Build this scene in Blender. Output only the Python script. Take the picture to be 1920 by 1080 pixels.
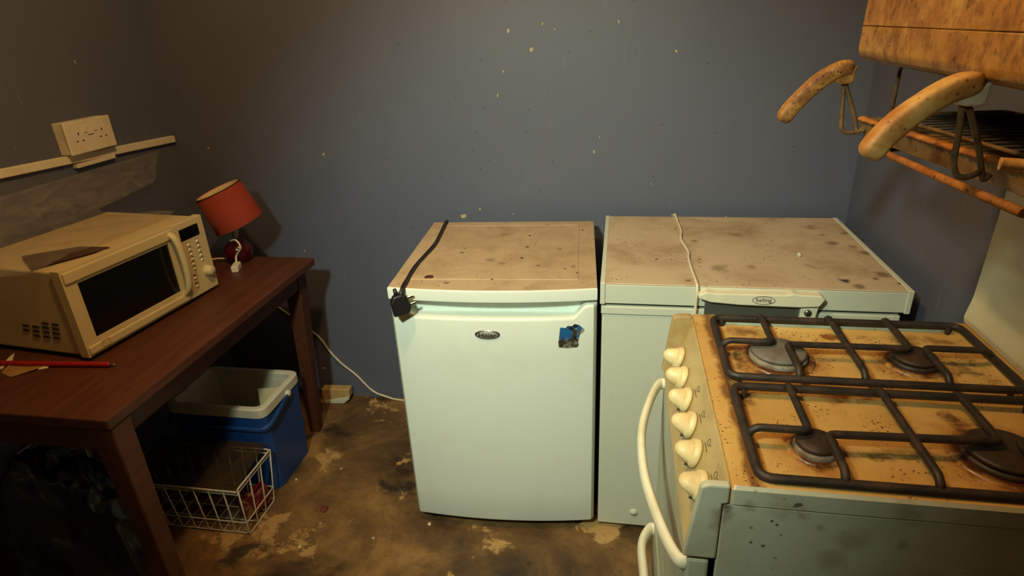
import bpy, bmesh, math, random
from mathutils import Vector, Matrix, noise as mnoise
for o in list(bpy.data.objects): bpy.data.objects.remove(o)
scn = bpy.context.scene
C = scn.collection
PI = math.pi
random.seed(7)

# ---------------------------------------------------------------- camera
CAM = Vector((0.0, -2.0989, 1.4941)); FPX = 1129.8
RI = Vector((0.98540256, 0.16497489, -0.04201283))
UP = Vector((-0.02918913, 0.40686047, 0.91302385))
FW = Vector((-0.16771937, 0.89846972, -0.40573682))
cam = bpy.data.cameras.new('camera'); cam.sensor_width = 36.0; cam.lens = FPX / 1920 * 36.0; cam.clip_start = 0.02
camo = bpy.data.objects.new('camera', cam); C.objects.link(camo)
m = Matrix.Identity(4)
for i in range(3):
    m[i][0] = RI[i]; m[i][1] = UP[i]; m[i][2] = -FW[i]; m[i][3] = CAM[i]
camo.matrix_world = m
scn.camera = camo

# ---------------------------------------------------------------- light and exposure
vs = scn.view_settings
vs.view_transform = 'Standard'; vs.look = 'None'; vs.exposure = 0.0; vs.gamma = 1.0; vs.use_curve_mapping = False
world = bpy.data.worlds.new('world'); scn.world = world; world.use_nodes = True
bg = world.node_tree.nodes['Background']; bg.inputs[0].default_value = (0.55, 0.75, 1.0, 1); bg.inputs[1].default_value = 0.02

def lamp(name, kind, loc, energy, col, **kw):
    l = bpy.data.lights.new(name, kind); l.energy = energy; l.color = col
    for k, v in kw.items(): setattr(l, k, v)
    o = bpy.data.objects.new(name, l); C.objects.link(o); o.location = loc
    return o
bulb = lamp('ceiling_bulb', 'POINT', (-0.45, -1.25, 2.25), 36, (1.0, 0.61, 0.26), shadow_soft_size=0.04)
SP, ST = Vector((-0.50, -2.2, 2.0)), Vector((-0.20, -0.4, 0.71))
spot = lamp('work_light', 'SPOT', SP, 162, (0.82, 1.0, 0.80), shadow_soft_size=0.06, spot_size=math.radians(69), spot_blend=1.0)
spot.rotation_euler = (SP - ST).to_track_quat('Z', 'Y').to_euler()

# ---------------------------------------------------------------- helpers
def at(u, v, ax, val):
    """photo pixel -> point on the plane axis=val"""
    d = FW + RI * ((u - 960) / FPX) - UP * ((v - 540) / FPX)
    return CAM + d * ((val - CAM[ax]) / d[ax])

def new(): return bmesh.new()
def box(bm, x0, x1, y0, y1, z0, z1, bev=0.0, seg=2):
    vsx = [bm.verts.new((x, y, z)) for x in (x0, x1) for y in (y0, y1) for z in (z0, z1)]
    fs = []
    for idx in ((0,1,3,2), (4,6,7,5), (0,4,5,1), (2,3,7,6), (0,2,6,4), (1,5,7,3)):
        fs.append(bm.faces.new([vsx[i] for i in idx]))
    if bev > 0:
        es = list({e for f in fs for e in f.edges})
        bmesh.ops.bevel(bm, geom=es, offset=bev, segments=seg, affect='EDGES', profile=0.5)
    return bm
def prism(bm, pts, a0, a1, axis='y', bev=0.0, seg=2):
    """2D polygon extruded along an axis; pts: (x,z) for y, (y,z) for x, (x,y) for z"""
    def mk(p, a):
        return {'y': (p[0], a, p[1]), 'x': (a, p[0], p[1]), 'z': (p[0], p[1], a)}[axis]
    A = [bm.verts.new(mk(p, a0)) for p in pts]; B = [bm.verts.new(mk(p, a1)) for p in pts]
    n = len(pts); fs = []
    fs.append(bm.faces.new(A)); fs.append(bm.faces.new(B[::-1]))
    for i in range(n):
        fs.append(bm.faces.new([A[i], B[i], B[(i+1) % n], A[(i+1) % n]]))
    bmesh.ops.recalc_face_normals(bm, faces=fs)
    if bev > 0:
        es = list({e for f in fs for e in f.edges})
        bmesh.ops.bevel(bm, geom=es, offset=bev, segments=seg, affect='EDGES', profile=0.5)
    return bm
def smooth_path(pts, n=6):
    """Catmull-Rom through pts"""
    P = [Vector(p) for p in pts]
    if len(P) < 3: return P
    Q = [P[0]*2 - P[1]] + P + [P[-1]*2 - P[-2]]
    out = []
    for i in range(1, len(Q) - 2):
        for k in range(n):
            t = k / n
            a, b, c, d = Q[i-1], Q[i], Q[i+1], Q[i+2]
            out.append(0.5 * ((2*b) + (c-a)*t + (2*a-5*b+4*c-d)*t*t + (3*b-a-3*c+d)*t**3))
    out.append(P[-1]); return out
def round_path(pts, r, n=4, closed=False):
    """polyline with its corners rounded by radius r"""
    P = [Vector(p) for p in pts]; out = []
    N = len(P)
    for i in range(N):
        if not closed and i in (0, N-1): out.append(P[i]); continue
        a, b, c = P[i-1], P[i], P[(i+1) % N]
        d1 = (a-b); d2 = (c-b); rr = min(r, d1.length*0.45, d2.length*0.45)
        p1 = b + d1.normalized()*rr; p2 = b + d2.normalized()*rr
        for k in range(n+1):
            t = k/n; out.append((1-t)**2*p1 + 2*t*(1-t)*b + t*t*p2)
    return out
def tube(bm, pts, r, seg=8, closed=False, rz=None, radii=None, cap=True, sq=1.0):
    """sweep a circle (or ellipse r x rz) along pts"""
    P = [Vector(p) for p in pts]; n = len(P); rings = []
    ref = None
    for i in range(n):
        if closed: t = (P[(i+1) % n] - P[i-1])
        else: t = (P[min(i+1, n-1)] - P[max(i-1, 0)])
        t = t.normalized() if t.length > 1e-9 else Vector((0, 0, 1))
        if ref is None:
            ref = Vector((0, 0, 1)) if abs(t.z) < 0.9 else Vector((1, 0, 0))
        nrm = (ref - t*ref.dot(t)).normalized(); b = t.cross(nrm); ref = nrm
        k = radii[i] if radii else 1.0
        ring = []
        for s in range(seg):
            a = 2*PI*s/seg
            ca, sa = math.cos(a), math.sin(a); ca = math.copysign(abs(ca)**sq, ca); sa = math.copysign(abs(sa)**sq, sa)
            ring.append(bm.verts.new(P[i] + b*ca*r*k + nrm*sa*(rz or r)*k))
        rings.append(ring)
    for i in range(n if closed else n-1):
        A, B = rings[i], rings[(i+1) % n]
        for s in range(seg):
            f = bm.faces.new([A[s], A[(s+1) % seg], B[(s+1) % seg], B[s]]); f.smooth = True
    if cap and not closed:
        bm.faces.new(rings[0][::-1]); bm.faces.new(rings[-1])
    return bm
def lathe(bm, prof, seg=32, M=None, sx=1.0, sy=1.0, smooth=True):
    """prof: (r, z) around z; M places it"""
    M = M or Matrix.Identity(4); rings = []
    for r, z in prof:
        if r < 1e-6: rings.append([bm.verts.new(M @ Vector((0, 0, z)))])
        else: rings.append([bm.verts.new(M @ Vector((r*sx*math.cos(2*PI*k/seg), r*sy*math.sin(2*PI*k/seg), z))) for k in range(seg)])
    for A, B in zip(rings, rings[1:]):
        for k in range(seg):
            k2 = (k+1) % seg
            if len(A) == 1 and len(B) == 1: continue
            if len(A) == 1: f = bm.faces.new([A[0], B[k2], B[k]])
            elif len(B) == 1: f = bm.faces.new([A[k], A[k2], B[0]])
            else: f = bm.faces.new([A[k], A[k2], B[k2], B[k]])
            f.smooth = smooth
    bmesh.ops.recalc_face_normals(bm, faces=bm.faces)
    return bm
def frame_to(loc, z, x=None):
    """matrix with local z along z"""
    z = Vector(z).normalized(); x = Vector(x) if x else (Vector((1, 0, 0)) if abs(z.x) < 0.9 else Vector((0, 1, 0)))
    x = (x - z*x.dot(z)).normalized(); y = z.cross(x)
    M = Matrix.Identity(4)
    for i in range(3): M[i][0] = x[i]; M[i][1] = y[i]; M[i][2] = z[i]; M[i][3] = loc[i]
    return M
def root_matrix(p):
    M = Matrix.Identity(4)
    while p is not None:
        M = p.matrix_basis @ M; p = p.parent
    return M
def obj(name, bm, mat, parent=None, local=False, smooth=False, angle=None):
    me = bpy.data.meshes.new(name)
    if parent is not None and not local: bm.transform(root_matrix(parent).inverted())
    bm.normal_update(); bm.to_mesh(me); bm.free()
    me.materials.append(mat)
    if smooth:
        for p in me.polygons: p.use_smooth = True
    if angle:
        for p in me.polygons: p.use_smooth = True
        me.set_sharp_from_angle(angle=math.radians(angle))
    o = bpy.data.objects.new(name, me); C.objects.link(o); o.parent = parent
    return o
def tag(o, label=None, cat=None, group=None, kind=None):
    if label: o['label'] = label
    if cat: o['category'] = cat
    if group: o['group'] = group
    if kind: o['kind'] = kind
    return o
def thing(name, label, cat, loc, rz=0.0, group=None):
    o = bpy.data.objects.new(name, None); C.objects.link(o); o.empty_display_size = 0.1
    o.location = loc; o.rotation_euler = (0, 0, rz)
    return tag(o, label, cat, group)
def single(name, bm, mat, label, cat, base, group=None, **kw):
    """a thing that is one mesh: origin at base"""
    bm.transform(Matrix.Translation(-Vector(base)))
    o = obj(name, bm, mat, None, **kw); o.location = base
    return tag(o, label, cat, group)
def text_bm(s, size, M, ext=0.0004, sx=1.0):
    cu = bpy.data.curves.new('t', 'FONT'); cu.body = s; cu.size = size; cu.align_x = 'CENTER'; cu.align_y = 'CENTER'; cu.extrude = ext; cu.resolution_u = 3
    to = bpy.data.objects.new('t', cu); C.objects.link(to)
    dg = bpy.context.evaluated_depsgraph_get()
    me = bpy.data.meshes.new_from_object(to.evaluated_get(dg))
    bm = new(); bm.from_mesh(me)
    bm.transform(M @ Matrix.Diagonal((sx, 1, 1, 1)))
    bpy.data.objects.remove(to); bpy.data.curves.remove(cu); bpy.data.meshes.remove(me)
    return bm

# ---------------------------------------------------------------- materials
def srgb(r, g, b):
    f = lambda c: (c/255/12.92) if c/255 <= 0.04045 else ((c/255+0.055)/1.055)**2.4
    return (f(r), f(g), f(b), 1)
class NT:
    def __init__(s, name):
        s.m = bpy.data.materials.new(name); s.m.use_nodes = True; s.t = s.m.node_tree
        s.p = s.t.nodes['Principled BSDF']; s.out = s.t.nodes['Material Output']
        s.tc = s.t.nodes.new('ShaderNodeTexCoord')
    def n(s, k, **kw):
        nd = s.t.nodes.new(k)
        for a, v in kw.items(): setattr(nd, a, v)
        return nd
    def link(s, a, b): s.t.links.new(a, b)
    def mapped(s, scale=(1, 1, 1), loc=(0, 0, 0)):
        mp = s.n('ShaderNodeMapping'); mp.inputs['Scale'].default_value = scale; mp.inputs['Location'].default_value = loc
        s.link(s.tc.outputs['Object'], mp.inputs[0]); return mp.outputs[0]
    def noise(s, scale, detail=4, rough=0.55, vec=None, dist=0.0):
        nd = s.n('ShaderNodeTexNoise'); nd.inputs['Scale'].default_value = scale; nd.inputs['Detail'].default_value = detail
        nd.inputs['Roughness'].default_value = rough; nd.inputs['Distortion'].default_value = dist
        s.link(vec or s.tc.outputs['Object'], nd.inputs['Vector']); return nd.outputs[0]
    def voro(s, scale, vec=None, feature='F1'):
        nd = s.n('ShaderNodeTexVoronoi'); nd.inputs['Scale'].default_value = scale; nd.feature = feature
        s.link(vec or s.tc.outputs['Object'], nd.inputs['Vector']); return nd.outputs[0]
    def ramp(s, val, lo, hi, a=0.0, b=1.0):
        nd = s.n('ShaderNodeMapRange'); nd.inputs['From Min'].default_value = lo; nd.inputs['From Max'].default_value = hi
        nd.inputs['To Min'].default_value = a; nd.inputs['To Max'].default_value = b
        s.link(val, nd.inputs['Value']); return nd.outputs[0]
    def math(s, op, a, b):
        nd = s.n('ShaderNodeMath', operation=op)
        for i, v in enumerate((a, b)):
            if isinstance(v, (int, float)): nd.inputs[i].default_value = v
            else: s.link(v, nd.inputs[i])
        return nd.outputs[0]
    def mix(s, fac, a, b):
        nd = s.n('ShaderNodeMix', data_type='RGBA')
        for i, v in ((0, fac), (6, a), (7, b)):
            if isinstance(v, (int, float, tuple)): nd.inputs[i].default_value = v
            else: s.link(v, nd.inputs[i])
        return nd.outputs[2]
    def col(s, c):
        if isinstance(c, tuple): s.p.inputs['Base Color'].default_value = c
        else: s.link(c, s.p.inputs['Base Color'])
        return s
    def rough(s, r):
        if isinstance(r, (int, float)): s.p.inputs['Roughness'].default_value = r
        else: s.link(r, s.p.inputs['Roughness'])
        return s
    def bump(s, h, strength=0.2, dist=0.01):
        nd = s.n('ShaderNodeBump'); nd.inputs['Strength'].default_value = strength; nd.inputs['Distance'].default_value = dist
        s.link(h, nd.inputs['Height']); s.link(nd.outputs[0], s.p.inputs['Normal']); return s
    def set(s, **kw):
        for k, v in kw.items(): s.p.inputs[k.replace('_', ' ')].default_value = v
        return s
def plain(name, c, rough=0.5, metal=0.0, var=0.12, vscale=30, bump=0.0, spec=0.5):
    t = NT(name); n = t.noise(vscale, 4)
    dark = tuple(x*(1-var) for x in c[:3]) + (1,); lite = tuple(min(1, x*(1+var)) for x in c[:3]) + (1,)
    t.col(t.mix(t.ramp(n, 0.3, 0.7), dark, lite)).rough(rough).set(Metallic=metal, Specular_IOR_Level=spec)
    if bump: t.bump(n, bump, 0.004)
    return t.m
def soiled(name, base, soil, spot, rough=0.4, soil_lo=0.5, soil_hi=0.75, soil_amt=0.6, soil_scale=6, spot_scale=60, spot_th=0.16, spot_area=(0.5, 0.62), spot_amt=0.9, stretch=(1, 1, 1), bump=0.05, blots=(), axes=(0, 1)):
    """enamel or plastic with smeared dirt and clustered specks"""
    t = NT(name)
    v = t.mapped(stretch)
    big = t.noise(soil_scale, 6, 0.62, v, 0.4)
    f1 = t.ramp(big, soil_lo, soil_hi, 0, soil_amt)
    c = t.mix(f1, base, soil)
    vo = t.voro(spot_scale, v)
    area = t.ramp(t.noise(soil_scale*1.7, 4, 0.6, t.mapped(stretch, (3.1, 1.7, 5.3))), spot_area[0], spot_area[1])
    fine = t.noise(spot_scale*1.3, 3, 0.6, v)
    sp = t.math('MULTIPLY', t.ramp(vo, spot_th, spot_th*0.6), area)
    sp = t.math('MULTIPLY', sp, t.ramp(fine, 0.35, 0.55))
    c = t.mix(t.math('MULTIPLY', sp, spot_amt), c, spot)
    if blots:
        sep = t.n('ShaderNodeSeparateXYZ'); t.link(t.tc.outputs['Object'], sep.inputs[0])
        edge = t.noise(110, 4, 0.65); wide = t.noise(30, 5, 0.65)
    for (x, y, r, col, amt) in blots:
        dx = t.math('SUBTRACT', sep.outputs[axes[0]], x); dy = t.math('SUBTRACT', sep.outputs[axes[1]], y)
        d = t.math('SQRT', t.math('ADD', t.math('MULTIPLY', dx, dx), t.math('MULTIPLY', dy, dy)), 0)
        d = t.math('ADD', d, t.math('MULTIPLY', t.math('SUBTRACT', edge if r < 0.01 else wide, 0.5), r*2.6))
        c = t.mix(t.ramp(d, r*0.25 if r > 0.01 else r*0.7, r, amt, 0.0), c, col)
    t.col(c).rough(t.ramp(big, 0.3, 0.8, rough, min(1, rough+0.3)))
    if bump: t.bump(fine, bump, 0.002)
    return t.m

def wall_mat():
    t = NT('blue_paint')
    n1 = t.noise(2.2, 5, 0.6); n2 = t.noise(14, 5, 0.6); n3 = t.noise(90, 3, 0.6)
    c = t.mix(t.ramp(n1, 0.3, 0.7), srgb(88, 92, 108), srgb(95, 98, 113))
    c = t.mix(t.ramp(n2, 0.45, 0.8, 0, 0.35), c, srgb(92, 92, 98))
    # dark specks and pale scuffs
    v = t.voro(17, t.mapped((1, 1, 1), (1.3, 2.2, .4)))
    c = t.mix(t.math('MULTIPLY', t.ramp(v, 0.06, 0.035), 0.7), c, srgb(45, 40, 35))
    v2 = t.voro(7, t.mapped((1, 1, 0.6), (5.3, 0.2, 2.4)))
    c = t.mix(t.math('MULTIPLY', t.ramp(v2, 0.035, 0.02), 0.7), c, srgb(190, 185, 165))
    sc = t.noise(9, 3, 0.5, t.mapped((5, 5, 0.7)))
    c = t.mix(t.ramp(sc, 0.68, 0.8, 0, 0.25), c, srgb(150, 150, 145))
    t.col(c).rough(0.55).bump(t.math('ADD', n2, t.math('MULTIPLY', n3, 0.4)), 0.12, 0.004)
    return t.m
def floor_mat():
    t = NT('stained_concrete')
    n1 = t.noise(3.1, 8, 0.62, t.mapped((1, 1, 1), (0.4, 0.9, 0)), 0.5); n2 = t.noise(9, 8, 0.65, None, 0.3); n3 = t.noise(60, 4, 0.6)
    c = t.mix(t.ramp(n1, 0.38, 0.62), srgb(50, 34, 20), srgb(150, 112, 62))
    c = t.mix(t.ramp(n2, 0.4, 0.65, 0, 0.75), c, srgb(86, 60, 34))
    n4 = t.noise(4.3, 10, 0.68, t.mapped((1, 1, 1), (2.4, 5.1, 0)), 0.2)
    c = t.mix(t.ramp(n4, 0.575, 0.605, 0, 0.75), c, srgb(196, 156, 96))
    n5 = t.noise(3.6, 9, 0.6, t.mapped((1, 1, 1), (7.7, 1.3, 0)), 0.3)
    c = t.mix(t.ramp(n5, 0.58, 0.63, 0, 0.85), c, srgb(38, 27, 18))
    c = t.mix(t.ramp(n3, 0.55, 0.75, 0, 0.4), c, srgb(50, 40, 28))
    t.col(c).rough(t.ramp(n1, 0.3, 0.7, 0.5, 0.85)).bump(t.math('ADD', n2, t.math('MULTIPLY', n3, 0.3)), 0.5, 0.01)
    return t.m
def wood_mat(name, a, b, rough=0.45, stretch=(14, 1.2, 14)):
    t = NT(name); g = t.noise(4, 7, 0.62, t.mapped(stretch), 0.6); w = t.noise(2.5, 4, 0.5)
    c = t.mix(t.ramp(g, 0.3, 0.7), a, b)
    c = t.mix(t.ramp(w, 0.4, 0.8, 0, 0.5), c, tuple(x*0.5 for x in a[:3]) + (1,))
    sc = t.noise(30, 3, 0.6, t.mapped((1, 6, 1)))
    c = t.mix(t.ramp(sc, 0.68, 0.78, 0, 0.4), c, tuple(min(1, x*2.0) for x in b[:3]) + (1,))
    t.col(c).rough(t.ramp(w, 0.3, 0.7, rough, rough+0.25)).bump(g, 0.1, 0.003)
    return t.m
M = {}
M['wall'] = wall_mat(); M['floor'] = floor_mat()
M['ceiling'] = plain('ceiling_paint', srgb(205, 198, 180), 0.8)
M['white'] = soiled('white_steel', srgb(226, 228, 214), srgb(196, 190, 165), srgb(110, 90, 60), 0.32, 0.5, 0.9, 0.35, 4, 45, 0.05, (0.55, 0.7), 0.5, bump=0.02)
M['white_inner'] = plain('pale_plastic', srgb(222, 232, 224), 0.4, var=0.04)
FMI = (Matrix.Translation((-0.611, -0.679, 0)) @ Matrix.Rotation(0.0594, 4, 'Z')).inverted()
def top_blots(lst, z, Mi, cols):
    out = []
    for (u, v, r, k) in lst:
        p = Mi @ at(u, v, 2, z); out.append((p.x, p.y, r) + cols[k])
    return out
DOT = {'d': (srgb(40, 26, 16), 0.95), 's': (srgb(92, 64, 38), 0.7), 'f': (srgb(112, 82, 52), 0.55)}
M['fridge_top'] = soiled('dusty_worktop', srgb(188, 160, 124), srgb(140, 108, 74), srgb(48, 32, 20), 0.5, 0.42, 0.72, 0.55, 9, 70, 0.24, (0.5, 0.6), 0.85,
    blots=top_blots(((993, 442, .006, 'd'), (989, 463, .006, 'd'), (1092, 431, .006, 'd'), (1027, 422, .004, 'd'), (978, 484, .006, 'd'), (1003, 457, .003, 'd'), (1059, 504, .006, 's'), (1050, 467, .012, 's'), (941, 494, .014, 's'), (872, 466, .004, 'd'), (866, 474, .008, 's'), (1082, 512, .004, 'd'), (923, 524, .004, 'd'), (838, 530, .008, 's'), (1009, 498, .006, 's'), (920, 487, .02, 'f'), (945, 440, .02, 'f'), (1075, 500, .012, 'f')), 0.845, FMI, DOT))
M['freezer_top'] = soiled('dusty_freezer_lid', srgb(198, 174, 142), srgb(146, 112, 76), srgb(66, 42, 22), 0.5, 0.45, 0.68, 0.65, 5.5, 75, 0.26, (0.5, 0.6), 0.85,
    blots=top_blots(((1541, 441, .016, 's'), (1562, 456, .022, 's'), (1582, 438, .02, 's'), (1598, 462, .018, 's'), (1625, 475, .02, 's'), (1652, 514, .026, 's'), (1640, 522, .012, 'd'), (1585, 526, .018, 'd'), (1612, 537, .018, 's'), (1231, 486, .005, 'd'), (1447, 452, .004, 'd'), (1350, 503, .035, 'f'), (1375, 440, .03, 'f'), (1302, 452, .016, 's'), (1520, 500, .02, 'f'), (1690, 532, .01, 'd'), (1290, 526, .008, 's'), (1408, 500, .016, 'f'), (1520, 425, .03, 'f')), 0.8555, Matrix.Translation((0.036, 0.638, 0)), DOT))
M['freezer'] = soiled('freezer_steel', srgb(204, 204, 184), srgb(172, 160, 124), srgb(110, 80, 45), 0.4, 0.55, 0.85, 0.5, 5, 50, 0.12, (0.6, 0.7), 0.6, bump=0.02)
M['cream'] = soiled('cream_plastic', srgb(226, 218, 190), srgb(186, 164, 118), srgb(110, 80, 45), 0.4, 0.5, 0.8, 0.5, 14, 90, 0.1, (0.55, 0.65), 0.6)
M['black'] = plain('black_rubber', srgb(22, 20, 20), 0.45)
M['dark'] = plain('dark_recess', srgb(18, 16, 16), 0.8)
M['chrome'] = plain('chrome', srgb(190, 190, 185), 0.2, 1.0, 0.05)
M['print'] = plain('dark_print', srgb(50, 48, 44), 0.6)
M['badge'] = plain('badge_grey', srgb(118, 116, 106), 0.3, 0.6, 0.05)
M['badge_face'] = plain('badge_face_grey', srgb(136, 132, 118), 0.5, 0.1, 0.05)
M['brick'] = plain('brick_red', srgb(112, 52, 34), 0.8, 0, 0.2, 60)
M['enamel'] = soiled('greasy_enamel', srgb(220, 184, 118), srgb(190, 140, 68), srgb(66, 34, 14), 0.22, 0.35, 0.75, 0.7, 8, 120, 0.3, (0.5, 0.62), 0.95)
M['panel'] = soiled('greasy_panel', srgb(184, 160, 108), srgb(140, 100, 48), srgb(68, 40, 16), 0.3, 0.45, 0.7, 0.7, 9, 140, 0.22, (0.52, 0.66), 0.8, (1, 0.5, 1))
BURN = ((1459, 662, 0.050), (1714, 672, 0.038), (1530, 833, 0.030), (1884, 850, 0.052))
def hob_mat(ox, oy):
    t = NT('hob_enamel')
    big = t.noise(7, 6, 0.62, None, 0.4); mid = t.noise(26, 6, 0.65, None, 0.3); fine = t.noise(150, 3, 0.6)
    c = t.mix(t.ramp(big, 0.35, 0.72, 0, 0.75), srgb(206, 166, 98), srgb(176, 124, 56))
    sep = t.n('ShaderNodeSeparateXYZ'); t.link(t.tc.outputs['Object'], sep.inputs[0])
    soot = None
    def blot(c, x, y, r0, r1, sx, sy, col, amt, nz=0.03, src=None):
        dx = t.math('MULTIPLY', t.math('SUBTRACT', sep.outputs[0], x-ox), sx); dy = t.math('MULTIPLY', t.math('SUBTRACT', sep.outputs[1], y-oy), sy)
        d = t.math('SQRT', t.math('ADD', t.math('MULTIPLY', dx, dx), t.math('MULTIPLY', dy, dy)), 0)
        d = t.math('ADD', d, t.math('MULTIPLY', t.math('SUBTRACT', src or mid, 0.5), nz*4))
        return t.mix(t.ramp(d, r0, r1, amt, 0.0), c, col)
    for k, (u, v, r) in enumerate(BURN):
        p = at(u, v, 2, 0.898)
        c = blot(c, p.x, p.y, r*1.15, r*2.1, 1, 1, srgb(150, 90, 34), 0.75, 0.02)
        c = blot(c, p.x, p.y, r*1.12, r*1.45, 1, 1, srgb(70, 34, 12), 0.95, 0.012)
    for (u, v, r, sx, sy, col, amt) in ((1590, 742, 0.035, 0.7, 1.6, srgb(120, 54, 14), 0.9), (1800, 785, 0.03, 0.8, 1.3, srgb(70, 36, 14), 0.8), (1680, 852, 0.03, 0.6, 1.6, srgb(60, 34, 14), 0.7), (1815, 690, 0.03, 1.2, 0.7, srgb(60, 32, 12), 0.7), (1555, 632, 0.02, 0.8, 1.2, srgb(110, 50, 14), 0.8), (1610, 630, 0.015, 1, 1, srgb(100, 44, 12), 0.8), (1740, 640, 0.03, 0.5, 1.2, srgb(90, 48, 18), 0.6), (1380, 665, 0.045, 2.2, 0.7, srgb(72, 36, 14), 0.85), (1395, 745, 0.03, 1.5, 0.8, srgb(80, 40, 16), 0.8), (1390, 620, 0.05, 0.8, 2.0, srgb(84, 44, 18), 0.7)):
        p = at(u, v, 2, 0.888); c = blot(c, p.x, p.y, 0.0, r, sx, sy, col, amt, 0.045)
    # baked-on line along the front lip
    e = t.math('ADD', sep.outputs[0], t.math('MULTIPLY', t.math('SUBTRACT', mid, 0.5), 0.035))
    c = t.mix(t.math('MULTIPLY', t.math('MULTIPLY', t.ramp(e, 0.184-ox, 0.194-ox), t.ramp(e, 0.214-ox, 0.200-ox)), 0.8), c, srgb(96, 52, 22))
    vo = t.voro(150); area = t.ramp(t.noise(12, 4, 0.6, t.mapped((1, 1, 1), (3, 1, 5))), 0.48, 0.6)
    c = t.mix(t.math('MULTIPLY', t.math('MULTIPLY', t.ramp(vo, 0.34, 0.22), area), t.ramp(fine, 0.4, 0.55)), c, srgb(58, 30, 12))
    t.col(c).rough(t.ramp(mid, 0.3, 0.7, 0.2, 0.5)).bump(fine, 0.08, 0.002)
    return t.m
M['hob'] = hob_mat(0.43, -1.15)
SDOT = {'d': (srgb(62, 48, 32), 0.8), 's': (srgb(112, 96, 66), 0.5), 'f': (srgb(138, 122, 84), 0.45)}
SB = [(lambda p: (p.x-0.43, p.z, r*(0.7 if r < 0.01 else 0.9)) + SDOT[k])(at(u, v, 1, -1.418)) for (u, v, r, k) in ((1402, 948, .016, 's'), (1352, 968, .02, 's'), (1345, 985, .016, 'f'), (1362, 950, .012, 'd'), (1430, 1024, .005, 'd'), (1408, 1017, .003, 'd'), (1465, 1003, .003, 'd'), (1453, 1046, .004, 's'), (1536, 990, .012, 's'), (1503, 967, .014, 's'), (1600, 1012, .03, 'f'), (1692, 1022, .014, 's'), (1480, 948, .03, 'f'), (1560, 1050, .03, 'f'), (1700, 960, .03, 'f'), (1496, 945, .008, 'd'))]
M['side'] = soiled('cooker_side', srgb(190, 190, 166), srgb(150, 138, 100), srgb(60, 50, 36), 0.38, 0.42, 0.75, 0.65, 5, 60, 0.2, (0.54, 0.64), 0.85, blots=SB, axes=(0, 2))
M['splash'] = soiled('splash_enamel', srgb(214, 210, 178), srgb(190, 168, 116), srgb(80, 46, 20), 0.3, 0.5, 0.8, 0.6, 5, 80, 0.15, (0.56, 0.66), 0.8)
def hood_mat():
    t = NT('hood_grease'); v = t.mapped((1, 1, 0.75))
    a = t.noise(10, 8, 0.7, v, 0.5); b_ = t.noise(38, 8, 0.7, v, 0.2); f = t.noise(95, 5, 0.65, v)
    c = t.mix(t.ramp(a, 0.35, 0.65), srgb(190, 146, 70), srgb(150, 98, 36))
    c = t.mix(t.ramp(b_, 0.47, 0.66, 0, 0.75), c, srgb(96, 54, 16))
    c = t.mix(t.ramp(f, 0.58, 0.68, 0, 0.8), c, srgb(64, 34, 10))
    c = t.mix(t.ramp(t.noise(22, 6, 0.6, t.mapped((1, 1, 0.75), (3, 2, 1))), 0.56, 0.7, 0, 0.6), c, srgb(214, 176, 98))
    t.col(c).rough(0.42).bump(b_, 0.15, 0.003); return t.m
M['hood'] = hood_mat()
M['iron'] = soiled('enamelled_iron', srgb(40, 34, 30), srgb(74, 50, 32), srgb(20, 14, 10), 0.42, 0.45, 0.7, 0.7, 25, 160, 0.3, (0.4, 0.6), 0.8, bump=0.3)
M['cap_grey'] = soiled('burner_cap_grey', srgb(112, 106, 96), srgb(84, 66, 48), srgb(40, 28, 18), 0.5, 0.4, 0.7, 0.7, 30, 150, 0.25, (0.5, 0.62), 0.8, bump=0.2)
M['cap_dark'] = soiled('burner_cap_burnt', srgb(44, 34, 26), srgb(76, 46, 24), srgb(18, 12, 8), 0.45, 0.4, 0.7, 0.7, 30, 150, 0.3, (0.45, 0.6), 0.8, bump=0.3)
M['alu'] = soiled('burner_ring', srgb(140, 132, 116), srgb(96, 66, 38), srgb(40, 24, 12), 0.45, 0.4, 0.65, 0.8, 30, 150, 0.25, (0.45, 0.6), 0.9, bump=0.2)
M['rust'] = soiled('rusty_grease', srgb(190, 122, 46), srgb(120, 66, 22), srgb(48, 24, 8), 0.6, 0.35, 0.65, 0.9, 22, 120, 0.35, (0.42, 0.58), 0.9, bump=0.6)
M['tray'] = soiled('burnt_tray', srgb(150, 118, 66), srgb(92, 62, 30), srgb(36, 22, 12), 0.5, 0.35, 0.65, 0.9, 16, 90, 0.3, (0.42, 0.58), 0.9, bump=0.4)
M['soot'] = plain('sooty_metal', srgb(40, 28, 18), 0.6, 0, 0.4, 40, 0.3)
M['grip_pale'] = soiled('pale_grip', srgb(206, 166, 96), srgb(158, 96, 34), srgb(78, 42, 14), 0.4, 0.40, 0.62, 0.85, 22, 130, 0.3, (0.45, 0.6), 0.8, bump=0.15)
M['grip_brown'] = soiled('crusted_grip', srgb(172, 122, 56), srgb(112, 66, 24), srgb(36, 20, 8), 0.5, 0.38, 0.62, 0.9, 40, 170, 0.42, (0.38, 0.55), 0.95, bump=0.4)
M['wire_old'] = soiled('tarnished_wire', srgb(120, 92, 54), srgb(70, 48, 26), srgb(30, 20, 12), 0.45, 0.4, 0.65, 0.8, 40, 150, 0.3, (0.45, 0.6), 0.8)
M['table'] = wood_mat('dark_stained_wood', srgb(66, 32, 16), srgb(96, 50, 26), 0.4)
M['microwave'] = soiled('ivory_plastic', srgb(204, 184, 134), srgb(180, 152, 98), srgb(110, 84, 44), 0.38, 0.5, 0.85, 0.5, 6, 70, 0.08, (0.58, 0.7), 0.5, bump=0.02)
M['glass_black'] = plain('black_glass', srgb(10, 9, 8), 0.12, 0, 0.1)
M['orange'] = plain('orange_fabric', srgb(136, 44, 16), 0.85, 0, 0.12, 120, 0.2)
M['liner'] = plain('shade_liner', srgb(220, 190, 140), 0.8)
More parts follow.
